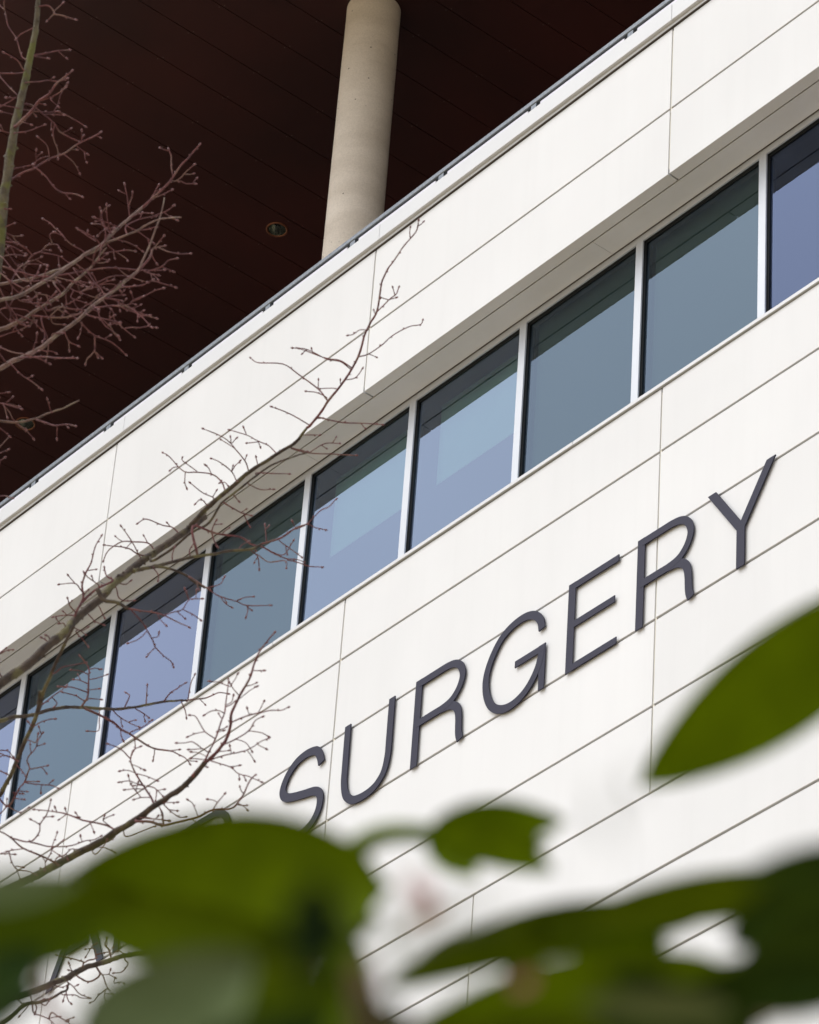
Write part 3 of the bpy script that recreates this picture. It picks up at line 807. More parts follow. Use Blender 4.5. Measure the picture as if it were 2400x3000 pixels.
 (R3, 4, 3, 't', '1300,350 1210,300 1145,275'), (R3, 5, 3, 't', '1345,320 1430,340 1520,345 1610,350'), (R3, 3, 3, 't', '1270,395 1345,395'),
 (R3, 5, 3, 't', '1225,450 1300,470 1400,475 1500,480'), (R3, 4, 3, 't', '1300,470 1370,430 1430,430'),
 (Wz, 9, 3, 't', '600,1000 640,850 700,730 690,620 720,520 770,420 800,300 855,200'), (Wz, 4, 3, 't', '690,670 630,600 500,610'), (Wz, 3, 3, 't', '630,600 575,535'),
 (Wz, 5, 3, 't', '640,850 590,790 570,730'), (Wz, 5, 3, 't', '620,870 540,870 450,885'), (Wz, 9, 4, 't', '690,760 740,710 830,640 950,580 900,540 880,470'),
 (Wz, 4, 3, 't', '825,610 740,550 710,510'), (Wz, 4, 3, 't', '980,640 1000,720 1060,750 1130,745'), (Wz, 4, 3, 't', '1010,600 1060,610 1100,580'),
 (Wz, 4, 3, 't', '830,790 880,890'), (Wz, 4, 3, 't', '745,860 800,920 870,950'), (Wz, 4, 3, 't', '600,960 680,1000 740,970'), (Wz, 4, 3, 't', '640,1010 700,1080 740,1130'),
 (Wz, 4, 3, 't', '560,1000 540,940 500,940'), (Wz, 5, 3, 't', '440,1110 350,1060'), (Wz, 4, 3, 't', '430,1090 410,1050 390,1040'),
 (Wz, 5, 3, 't', '-60,1250 0,1190 50,1150'), (Wz, 4, 3, 't', '0,1195 60,1165 105,1160')],
'hanging': [
 (Wz, 9, 11, 'b', '620,960 580,1040 540,1120 480,1250 430,1370 370,1500 320,1700'), (Lz, 11, 14, 'b', '340,-60 330,0 310,130 240,290 170,450 100,620 40,730 0,800 -120,980'),
 (Lz, 6, 3, 't', '70,900 130,800 170,740 210,690 235,610 250,580 230,500 300,410 320,340 360,280'), (Lz, 4, 3, 't', '245,585 330,570 400,555'),
 (Lz, 4, 3, 't', '150,560 190,610 220,640'), (Lz, 4, 3, 't', '210,690 320,690'), (Lz, 4, 3, 't', '220,700 330,715 430,720 490,745'), (Lz, 3, 3, 't', '350,720 345,780'),
 (Lz, 5, 3, 't', '-20,970 60,900 100,860 150,770'), (Lz, 4, 3, 't', '90,910 170,950 240,910'), (Lz, 3, 3, 't', '130,830 200,840'), (Lz, 3, 3, 't', '110,780 190,790'),
 (Lz, 4, 3, 't', '240,340 300,360 320,290'), (Lz, 4, 3, 't', '290,220 340,190 400,170 460,160'), (Lz, 4, 3, 't', '280,230 240,190'), (Lz, 4, 3, 't', '-20,440 60,430 110,480'),
 (Lz, 4, 3, 't', '-20,590 50,620'), (Lz, 4, 3, 't', '150,520 60,470 0,480'),
 (Wz, 5, 3, 't', '330,1640 400,1590 460,1540 520,1500 560,1460'), (Wz, 4, 3, 't', '440,1560 480,1610 460,1640'), (Wz, 4, 3, 't', '560,1480 500,1470'),
 (Wz, 4, 3, 't', '460,1360 520,1310 600,1290 720,1270'), (Wz, 4, 3, 't', '720,1270 690,1230 670,1210')],
'long_branch': [
 (Wz, 14, 10, 'b', '820,650 870,740 980,760 1080,815'), (Wz, 6, 3, 't', '1080,815 1180,830 1300,850 1380,870 1500,930 1590,970'),
 (Wz, 5, 3, 't', '1110,830 1200,930 1240,1000 1290,1090 1310,1140 1380,1210 1440,1260 1460,1300'), (Wz, 3, 3, 't', '1230,1010 1170,1070 1080,1105'),
 (Wz, 3, 3, 't', '1300,1150 1260,1190 1240,1215'), (Wz, 3, 3, 't', '1290,1060 1330,1050 1340,1020'), (Wz, 4, 3, 't', '1380,870 1470,840 1540,820 1590,740 1650,730 1700,730'),
 (Wz, 3, 3, 't', '1540,820 1620,860 1690,910'), (Wz, 3, 3, 't', '1590,740 1560,650'), (Wz, 3, 3, 't', '1650,730 1655,660'), (Wz, 3, 3, 't', '1330,870 1360,920 1400,955')],
'right_branch': [
 (Zz, 13, 7, 'b', '260,1650 300,1640 430,1610 520,1590 640,1560 760,1530 900,1510 1050,1480 1260,1460 1340,1420'), (Zz, 7, 4, 't', '1340,1420 1500,1370 1620,1290 1725,1250'),
 (Z5, 4, 3, 't', '895,670 960,640 1030,570 1080,545 1120,505'), (Z5, 3, 3, 't', '965,640 1000,660 1060,675'),
 (Zz, 8, 3, 't', '760,1270 950,1330 1160,1360 1250,1420 1340,1440 1450,1500 1540,1540 1640,1550 1700,1570'), (Z5, 4, 3, 't', '850,845 900,855 970,880 1040,885'),
 (Wz, 9, 6, 'b', '1200,480 1300,465 1400,470 1560,530 1620,580 1725,640'), (Z5, 5, 3, 't', '300,940 390,1000 470,1050 560,1075 620,1100 750,1100'),
 (Z5, 3, 3, 't', '470,1050 500,1090 535,1110'), (Z5, 3, 3, 't', '560,1075 610,1055 655,1050'), (Z5, 3, 3, 't', '620,1100 625,1130 615,1165'), (Z5, 4, 3, 't', '400,1000 470,980 495,940'),
 (Zz, 5, 3, 't', '920,1330 935,1270 960,1220'), (Zz, 5, 3, 't', '925,1330 940,1390 970,1440'), (Zz, 4, 3, 't', '590,1570 590,1510 610,1450'), (Zz, 5, 3, 't', '740,1530 735,1470 770,1415'),
 (Zz, 4, 3, 't', '1385,1410 1370,1260'), (Zz, 3, 3, 't', '1630,1290 1600,1230'), (Zz, 4, 3, 't', '1490,1390 1610,1480 1680,1530'), (Zz, 3, 3, 't', '1440,1490 1530,1510 1610,1390'),
 (Zz, 4, 3, 't', '1260,1480 1310,1530 1320,1630'), (Zz, 4, 3, 't', '1310,1510 1400,1570 1540,1560 1550,1620'), (Zz, 3, 3, 't', '1140,1480 1170,1430 1230,1400'), (Zz, 4, 3, 't', '430,1620 470,1680 470,1725')],
'cross_branch': [
 (Lz, 14, 6, 'b', '-700,330 -300,230 0,180 100,150 260,130 400,90 550,65 700,65 850,75 1000,80 1150,60 1300,30 1450,10 1570,5'), (Z6, 5, 3, 't', '700,580 850,565 920,540 990,515 1060,525'),
 (Lz, 8, 5, 't', '700,65 820,120 950,190 1020,250 1100,290 1200,360 1300,410 1440,430'), (Lz, 4, 3, 't', '1440,430 1500,460 1560,490 1600,540'), (Lz, 3, 3, 't', '1430,430 1510,420'),
 (Lz, 3, 3, 't', '1305,410 1300,460 1290,510'), (Lz, 4, 3, 't', '1100,275 1200,230 1280,175'), (Lz, 3, 3, 't', '1130,310 1140,400 1110,460'), (Lz, 4, 3, 't', '950,90 1000,140 1080,190 1170,230'),
 (Lz, 4, 3, 't', '1140,75 1200,110 1250,150'), (Lz, 5, 3, 't', '1050,65 1090,-30 1060,-60'), (Lz, 4, 3, 't', '1230,45 1240,-120'), (Lz, 3, 3, 't', '1020,250 1020,300 1040,345'),
 (Wz, 7, 3, 't', '680,1650 720,1590 740,1540 745,1440 750,1330 720,1270 680,1220'), (Wz, 3, 3, 't', '745,1330 800,1315 850,1325'), (Wz, 3, 3, 't', '750,1410 820,1400 900,1370'),
 (Wz, 4, 3, 't', '745,1450 680,1420 620,1410'), (Wz, 4, 3, 't', '740,1520 650,1490 560,1470 490,1470'), (Wz, 3, 3, 't', '745,1500 830,1490'), (Wz, 4, 3, 't', '705,1590 640,1550 530,1520'),
 (Wz, 3, 3, 't', '740,1570 850,1580'), (Wz, 4, 3, 't', '740,1370 680,1340 600,1330'), (Wz, 5, 3, 't', '1380,1600 1430,1530 1500,1480 1560,1440'), (Wz, 4, 3, 't', '1580,1590 1610,1440 1640,1370'),
 (Lz, 3, 3, 't', '840,80 835,170 830,260 740,265'), (Lz, 4, 3, 't', '1530,20 1560,90 1570,150')],
'low_limb': [
 (Lz, 26, 15, 'b', '-1000,2000 -500,1850 0,1620 350,1450 480,1390 640,1300 820,1210 980,1110 1150,1010 1280,910 1400,830 1520,750 1640,640 1725,530'),
 (Z6, 13, 4, 't', '770,1210 860,1110 930,1050 1000,970 1050,900 1080,780 1085,700 1130,600 1170,520 1240,400 1280,270 1330,160 1400,70 1450,10'),
 (Z6, 6, 3, 't', '860,1105 900,1010 950,910 1000,760 1030,680 1040,590 1060,450 1060,400'), (Z6, 5, 3, 't', '1080,770 1200,720 1310,690 1420,665 1500,665 1565,640'), (Z6, 3, 3, 't', '1310,690 1360,590'),
 (Z6, 3, 3, 't', '1235,700 1220,650'), (Z6, 5, 3, 't', '1030,950 1120,910 1230,840 1290,750 1350,720'), (Z6, 3, 3, 't', '1240,840 1330,850 1400,885'),
 (Z6, 5, 3, 't', '900,1090 1000,1050 1140,1020 1240,990 1330,930 1400,900'), (Z6, 3, 3, 't', '1320,960 1380,990'), (Z6, 3, 3, 't', '1220,1000 1250,1040 1280,1090'), (Z6, 3, 3, 't', '1130,910 1210,940 1260,1010'),
 (Z6, 4, 3, 't', '930,1095 1070,1140 1150,1200 1230,1220 1340,1270'), (Z6, 3, 3, 't', '1070,1140 1155,1130'), (Z6, 3, 3, 't', '1150,1200 1155,1240'), (Z6, 4, 3, 't', '860,1080 800,1075 750,1070'), (Z6, 4, 3, 't', '945,900 860,840 790,720 740,705'),
 (Z6, 3, 3, 't', '860,845 790,860 720,885'), (Z6, 4, 3, 't', '890,1015 830,980 760,930 690,940 630,940'), (Z6, 3, 3, 't', '830,990 730,995'), (Z6, 4, 3, 't', '1025,690 990,670 920,670 860,705'),
 (Z6, 3, 3, 't', '1150,540 1100,480 1070,430'), (Z6, 3, 3, 't', '1150,570 1240,500 1300,465'), (Z6, 3, 3, 't', '1075,465 980,430 905,420'), (Z6, 3, 3, 't', '1270,330 1360,330'), (Z6, 3, 3, 't', '1100,430 1140,360'),
 (Z6, 3, 3, 't', '1045,620 1090,590 1105,540'), (Z6, 3, 3, 't', '960,850 1020,835'), (Z6, 3, 3, 't', '860,1045 800,1020 750,1015'), (Z6, 3, 3, 't', '1085,1020 1075,965'),
 (Z6, 7, 3, 't', '430,1450 400,1380 360,1320 290,1210 240,1110 240,1060 260,1000 320,970'), (Z6, 4, 3, 't', '235,1070 150,990 50,950'), (Z6, 3, 3, 't', '270,1190 210,1170 150,1175'),
 (Z6, 3, 3, 't', '290,1200 370,1220 460,1255'), (Z6, 3, 3, 't', '250,1120 350,1165'), (Z6, 3, 3, 't', '360,1300 290,1280 220,1260 145,1270'), (Z6, 3, 3, 't', '350,1330 270,1325 190,1335'),
 (Z6, 3, 3, 't', '400,1400 330,1400 270,1415'), (Z6, 4, 3, 't', '370,1300 440,1320 510,1390'), (Z6, 3, 3, 't', '240,1290 220,1220'), (Z6, 4, 3, 't', '320,1390 270,1330 240,1290'), (Z6, 3, 3, 't', '460,1340 520,1330'),
 (Z6, 4, 3, 't', '480,1480 500,1530 510,1600'), (Z6, 3, 3, 't', '520,1440 630,1440'), (Z6, 4, 3, 't', '520,1460 560,1500 640,1560 700,1560'), (Z6, 3, 3, 't', '560,1500 630,1510'),
 (Z6, 9, 4, 't', '290,1600 400,1600 500,1630 600,1610 800,1560 930,1500 1080,1490 1140,1440 1190,1370 1240,1260 1290,1210'), (Z6, 4, 3, 't', '930,1500 970,1440 1030,1370'),
 (Z6, 3, 3, 't', '970,1440 930,1420 890,1415'), (Z6, 3, 3, 't', '805,1555 760,1450 720,1420'), (Z6, 3, 3, 't', '1140,1445 1190,1470 1220,1500'), (Z6, 4, 3, 't', '330,1570 440,1580 560,1590'), (Z6, 4, 3, 't', '200,1725 330,1680 480,1620'),
 (Lz, 7, 3, 't', '960,1090 870,1050 700,1015 560,965 440,940 290,925'), (Lz, 3, 3, 't', '760,1040 790,1110'), (Lz, 4, 3, 't', '920,1060 870,1020 880,980'), (Lz, 3, 3, 't', '565,965 550,920'),
 (Lz, 3, 3, 't', '600,980 660,990'), (Lz, 3, 3, 't', '480,950 465,910'), (Lz, 7, 4, 't', '490,1385 340,1310 190,1250 90,1160 0,1110 -150,1030'),
 (Lz, 5, 3, 't', '90,1165 250,1195 330,1120 340,1050 400,950 430,850'), (Lz, 3, 3, 't', '330,1050 300,1030 260,1010'), (Lz, 3, 3, 't', '370,990 440,985'),
 (Lz, 5, 3, 't', '255,1200 340,1220 440,1240 600,1230 720,1190 790,1180 850,1150'), (Lz, 3, 3, 't', '430,1260 460,1180 480,1120'), (Lz, 4, 3, 't', '460,1370 480,1330 540,1310 600,1260 640,1260 720,1250 780,1220'),
 (Lz, 3, 3, 't', '690,1190 680,1150'), (Lz, 3, 3, 't', '350,1320 380,1360 380,1430'), (Lz, 3, 3, 't', '200,1255 120,1265 60,1280'), (Lz, 3, 3, 't', '440,1270 500,1310'), (Lz, 4, 3, 't', '380,1370 420,1310 440,1250'),
 (Lz, 4, 3, 't', '90,1340 110,1390 150,1430 230,1440 300,1470'), (Lz, 3, 3, 't', '140,1400 190,1410'), (Lz, 3, 3, 't', '140,1430 165,1500'), (Lz, 3, 3, 't', '0,1300 60,1298 120,1302'), (Lz, 3, 3, 't', '560,1310 570,1340'),
 (Lz, 4, 3, 't', '900,1200 960,1160'), (Lz, 4, 3, 't', '1340,900 1370,960 1375,1040'), (Lz, 4, 3, 't', '1220,990 1310,1005 1420,1020'), (Lz, 3, 3, 't', '1310,1005 1330,980'),
 (Lz, 4, 3, 't', '800,1300 870,1230 900,1180'), (Lz, 4, 3, 't', '740,1260 860,1240 960,1280')],
'bottom_limb': [
 (Bz, 22, 12, 'b', '-900,1450 -400,1220 0,1010 200,930 400,860 550,790 650,755 760,690 860,640 1000,600 1130,555 1260,520 1400,500 1600,470 1850,400'),
 (Bz, 16, 5, 'b', '-500,1500 -200,1350 100,1150 250,1020 400,990 520,950 620,890 680,860 690,790'),
 (Bz, 5, 3, 't', '825,650 845,590 820,575 720,550 580,520'), (Bz, 5, 3, 't', '850,590 900,565 960,550 970,500 950,450 870,455'), (Bz, 3, 3, 't', '950,450 930,430 970,400'), (Bz, 4, 3, 't', '970,510 1040,490 1100,480 1140,440'),
 (Bz, 6, 4, 't', '1120,540 1100,460 1060,410 1080,350'), (Bz, 4, 3, 't', '1130,510 1190,470 1250,500'), (Bz, 5, 3, 't', '1260,560 1290,600 1230,680 1150,690'), (Bz, 6, 5, 't', '980,640 1010,700 970,750 890,780 800,740 770,710'),
 (Bz, 5, 3, 't', '1000,680 1040,720 1080,830 1140,910'), (Bz, 3, 3, 't', '1040,710 1100,700 1115,660'), (Bz, 3, 3, 't', '1095,705 1160,735'), (Bz, 5, 3, 't', '1080,850 1000,910 950,970 910,990'), (Bz, 3, 3, 't', '1060,870 1050,920 1060,965'),
 (Bz, 3, 3, 't', '1070,900 1130,900'), (Bz, 3, 3, 't', '740,690 710,640 700,600'), (Bz, 3, 3, 't', '740,680 700,665'), (Bz, 4, 3, 't', '680,780 740,830 800,900 890,940'), (Bz, 3, 3, 't', '745,835 780,815'), (Bz, 4, 3, 't', '680,810 670,900 690,970 715,1000'),
 (Bz, 4, 3, 't', '640,915 760,915 820,945 900,945'), (Bz, 3, 3, 't', '660,900 640,970'), (Bz, 3, 3, 't', '1110,985 1050,1010 1000,1050 1100,1085'), (Bz, 5, 3, 't', '340,1095 400,1120 490,1160 560,1230'),
 (Bz, 5, 3, 't', '525,1090 600,1140 680,1180 720,1230'), (Bz, 3, 3, 't', '490,1160 540,1140 600,1135'), (Bz, 3, 3, 't', '665,1185 685,1180'), (Bz, 5, 3, 't', '400,985 440,960'), (Bz, 5, 3, 't', '350,990 370,1050 360,1085'),
 (Bz, 4, 3, 't', '310,930 320,980 260,1060 200,1130'), (Bz, 4, 3, 't', '400,1000 460,1020 500,960'), (Bz, 5, 3, 't', '250,1030 200,980 150,950'), (Bz, 4, 3, 't', '550,820 620,835 680,820'), (Bz, 3, 3, 't', '1150,790 1200,780 1250,795')],
}

def parse(z, s):
    (ox, oy), k = z
    return [(ox + k * float(a), oy + k * float(b)) for a, b in (q.split(',') for q in s.split())]

def spline2(P, n):
    out = catmull([(x, y, 0) for x, y in P], n)
    return [(v.x, v.y) for v in out]

trunk_px = [(-330, 3300), (-300, 2900), (-265, 2500), (-225, 2100), (-190, 1750), (-150, 1450), (-100, 1150), (-50, 930), (-12, 790)]
traced = []                            # (px, py, depth) of everything already grown, so that each shoot starts on its parent
BASE_D = {'leader': 20.2, 'upper': 19.6, 'upper_second': 20.6, 'middle': 20.0, 'lower_fork': 19.4, 'low_spray': 20.3,
          'diagonal': 19.8, 'hanging': 19.6, 'long_branch': 19.7, 'right_branch': 19.8, 'cross_branch': 20.4,
          'low_limb': 19.6, 'bottom_limb': 20.2}

base = at(-330, 3300, 20.0)
tree = empty('bare_tree', (base.x, base.y, GROUND), 'leafless tree with lichened limbs and reddish budding twigs in front of the white wall', 'tree')
def blob(m, p, ax, L, r, mi):
    """a bud: small pointed ellipsoid"""
    m.tube([p - ax * L * 0.5, p - ax * L * 0.2, p + ax * L * 0.15, p + ax * L * 0.5], [r * 0.45, r, r * 0.9, r * 0.15], 6, mi)

# trunk: from the ground outside the frame up into the leader
tp = []
low = Vector((base.x, base.y, GROUND - 0.2))
hi = at(-330, 3300, 20.0)
for i in range(6):
    t = i / 6
    tp.append(low.lerp(hi, t) + Vector((0.05 * math.sin(t * 5), 0.04 * math.cos(t * 4), 0)))
tr = [0.17 - 0.07 * i / 6 for i in range(6)]
tp += [at(x, y, 20.0 + 0.2 * i / 8) for i, (x, y) in enumerate(trunk_px)]
tr += [0.10 - 0.068 * i / 8 for i in range(9)]
tpp = catmull(tp, 5)
trr = [tr[min(int(i / 5), len(tr) - 1)] * (1 - (i % 5) / 5) + tr[min(int(i / 5) + 1, len(tr) - 1)] * (i % 5) / 5 for i in range(len(tpp))]
trr[0] = 0.24
m = MB()
m.tube(tpp, trr, 16)
m.build('trunk', M_MOSSBARK, tree, (base.x, base.y, GROUND))
for x, y in spline2(trunk_px, 6):
    traced.append((x, y, 20.1))

def jig(i, s):
    return noise.noise(Vector((i * 0.37, s * 1.7, 4.2)))

nseed = 0
DEBUG = False
for lname, lines in LIMBS.items():
    d0 = BASE_D[lname]
    extra = {'upper': 9, 'upper_second': 10, 'middle': 22, 'lower_fork': 14, 'low_spray': 5, 'leader': 6}.get(lname, 0)
    lines = list(lines)
    pool = []
    for zf, w0, w1, kind, pts in lines:
        P = parse(zf, pts)
        pool += [(P[i], P[i + 1]) for i in range(len(P) - 1) if -60 < P[i][0] < 520]
    for q in range(extra):             # more fine shoots where the crown is densest
        (ax_, ay_), (bx_, by_) = rt.choice(pool)
        u = rt.random()
        x, y = ax_ + (bx_ - ax_) * u, ay_ + (by_ - ay_) * u
        an = math.atan2(by_ - ay_, bx_ - ax_) + rt.choice((-1, 1)) * rt.uniform(0.3, 0.9)
        L = rt.uniform(35, 105)
        pl = [(x, y)]
        for k in range(4):
            an += rt.uniform(-0.35, 0.35)
            x += math.cos(an) * L / 4; y += math.sin(an) * L / 4
            pl.append((x, y))
        if max(0.775 * a_ + b_ for a_, b_ in pl) > 1330: continue
        lines.append((((0, 0), 1.0), 4, 3, 't', ' '.join('%.1f,%.1f' % p for p in pl)))
    limb = MB()
    clusters = []                      # one mesh per side branch with its own shoots
    mine = []
    for li, (zf, w0, w1, kind, pts) in enumerate(lines):
        nseed += 1
        own = -1
        P = parse(zf, pts)
        n = 6 if kind in 'bm' else 4
        if mine:                           # every shoot grows out of wood that is already there
            e, q, own = min(((x - P[0][0]) ** 2 + (y - P[0][1]) ** 2, (x, y), c) for x, y, d, c in mine)
            if e > 3 ** 2: P = [q] + P
            if e > 25 ** 2 and DEBUG: print('LOOSE', lname, li, round(e ** .5), pts[:30])
        Q = spline2(P, n)
        # start depth: the nearest spot already grown on this limb, else the limb's own depth
        best = None
        for (x, y, d, c) in mine:
            e = (x - Q[0][0]) ** 2 + (y - Q[0][1]) ** 2
            if best is None or e < best[0]: best = (e, d)
        ds = best[1] if best and best[0] < 60 ** 2 else d0
        length = sum(math.hypot(Q[i + 1][0] - Q[i][0], Q[i + 1][1] - Q[i][1]) for i in range(len(Q) - 1))
        drift = rt.uniform(-1, 1) * length * 0.0016
        if li == 0 and lname in ('leader',): drift = 0.1
        pts3, rad = [], []
        if kind in 'bm': own = -1
        elif own < 0:
            clusters.append(MB()); own = len(clusters) - 1
        twig = clusters[own] if own >= 0 else None
        for i, (x, y) in enumerate(Q):
            t = i / (len(Q) - 1)
            d = ds + drift * t
            wpx = w0 + (w1 - w0) * t
            jx = jig(i, nseed) * min(3.0, 0.8 + wpx * 0.08); jy = jig(i + 50, nseed) * min(3.0, 0.8 + wpx * 0.08)
            if i == 0: jx = jy = 0
            pts3.append(at(x + jx, y + jy, d))
            rad.append(wpx * 0.5 * d / F_PX * (1 + 0.18 * jig(i * 3, nseed + 9)))
            mine.append((x, y, d, own)); traced.append((x, y, d))
        if kind in 'bm':
            limb.tube(pts3, rad, 10, 0)
            # knobbly spur scars along the limb
            for i in range(2, len(pts3) - 1, 2):
                if rt.random() < 0.55:
                    ax = (pts3[i + 1] - pts3[i]).normalized().cross(Vector((rt.uniform(-1, 1), rt.uniform(-1, 1), rt.uniform(-1, 1)))).normalized()
                    blob(limb, pts3[i] + ax * rad[i] * 0.75, ax, rad[i] * 1.4, rad[i] * 0.5, 0)
        else:
            rad[-1] *= 0.8
            twig.tube(pts3, rad, 6, 0)
            px = 20.0 / F_PX
            end = (pts3[-1] - pts3[-2]).normalized()
            blob(twig, pts3[-1] + end * 2.0 * px, end, 12 * px, 3.3 * px, 1)
            # buds and short spurs alternate along the shoot
            acc, side, step = 0.0, 1, rt.uniform(24, 38)
            for i in range(1, len(pts3) - 1):
                acc += math.hypot(Q[i][0] - Q[i - 1][0], Q[i][1] - Q[i - 1][1])
                if acc > step:
                    acc = 0; step = rt.uniform(22, 44); side = -side
                    t3 = (pts3[i + 1] - pts3[i]).normalized()
                    out = (t3.cross(FWD).normalized() * side + FWD * rt.uniform(-.5, .5)).normalized()
                    ax = (out + t3 * 0.8).normalized()
                    if w0 > 3.5 and rt.random() < 0.22:     # a short side spur
                        L = rt.uniform(14, 34) * px
                        a, b = pts3[i], pts3[i] + ax * L * 0.6
                        c = b + (ax + t3 * rt.uniform(-.2, .6)).normalized() * L * 0.5
                        twig.tube([a, b, c], [1.9 * px, 1.5 * px, 1.3 * px], 5, 0)
                        blob(twig, c, (c - b).normalized(), 10 * px, 2.9 * px, 1)
                    elif rt.random() < 0.6:
                        blob(twig, pts3[i] + out * (rad[i] + 0.6 * px), ax, rt.uniform(6, 9.5) * px, rt.uniform(1.9, 2.8) * px, 1)
    bk = M_MOSSBARK if lname == 'leader' else (M_BARK_LIT if lname in ('upper', 'upper_second', 'middle', 'lower_fork', 'low_spray') else M_BARK)
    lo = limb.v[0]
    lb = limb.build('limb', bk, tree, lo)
    for c in clusters:
        c.build('twig', [M_TWIG, M_BUD], lb, c.v[0])

# ------------------------------------------------------------------ the shrub just in front of the camera
rs = random.Random(5)
def leaf(m, A, B, wid, tilt, cup=0.12, droop=0.10, bend=0.0, pw=0.62, tipk=1.15, n=14, sharp=1.0, wave=0.0, mi=0):
    """a broad leaf from its stalk A to its tip B; wid = full width; tilt turns the blade about its midrib"""
    ax = (B - A); L = ax.length; ax = ax.normalized()
    s0 = ax.cross(FWD).normalized()
    nn = s0.cross(ax).normalized()
    side = s0 * math.cos(tilt) + nn * math.sin(tilt)
    nor = nn * math.cos(tilt) - s0 * math.sin(tilt)
    b = len(m.v)
    K = 4
    th = 0.0005
    for layer in (0, 1):
        for i in range(n + 1):
            t = i / n
            w = wid * 0.5 * (math.sin(math.pi * t ** (1 / tipk)) ** pw) * (1 - 0.25 * sharp * t ** 3)
            if t in (0, 1): w = wid * 0.01
            c = A + ax * (L * t) + s0 * (bend * L * math.sin(math.pi * t)) + nor * (math.sin(math.pi * t) * droop * L - droop * 0.5 * L * t * t)
            for k in range(-K, K + 1):
                u = k / K
                p = c + side * (w * u) + nor * (-cup * wid * (u * u) + wave * wid * math.sin(9 * t + u * 3) * abs(u))
                m.v.append(tuple(p - nor * (th * layer)))
    R = 2 * K + 1
    off = (n + 1) * R
    for i in range(n):
        for k in range(R - 1):
            a = b + i * R + k
            m.f.append((a, a + 1, a + R + 1, a + R)); m.sm.append(True); m.mi.append(mi)
            a += off
            m.f.append((a, a + R, a + R + 1, a + 1)); m.sm.append(True); m.mi.append(mi)
    rim = [i * R for i in range(n + 1)] + [n * R + k for k in range(1, R)] + [i * R + R - 1 for i in range(n - 1, -1, -1)] + [k for k in range(R - 2, 0, -1)]
    for i in range(len(rim)):
        a, c = b + rim[i], b + rim[(i + 1) % len(rim)]
        m.f.append((a, a + off, c + off, c)); m.sm.append(False); m.mi.append(mi)

sb = at(1100, 4300, 2.6)
shrub = empty('broadleaf_shrub', (sb.x, sb.y, GROUND), 'out of focus broadleaf shrub with olive green leaves close to the camera', 'shrub')
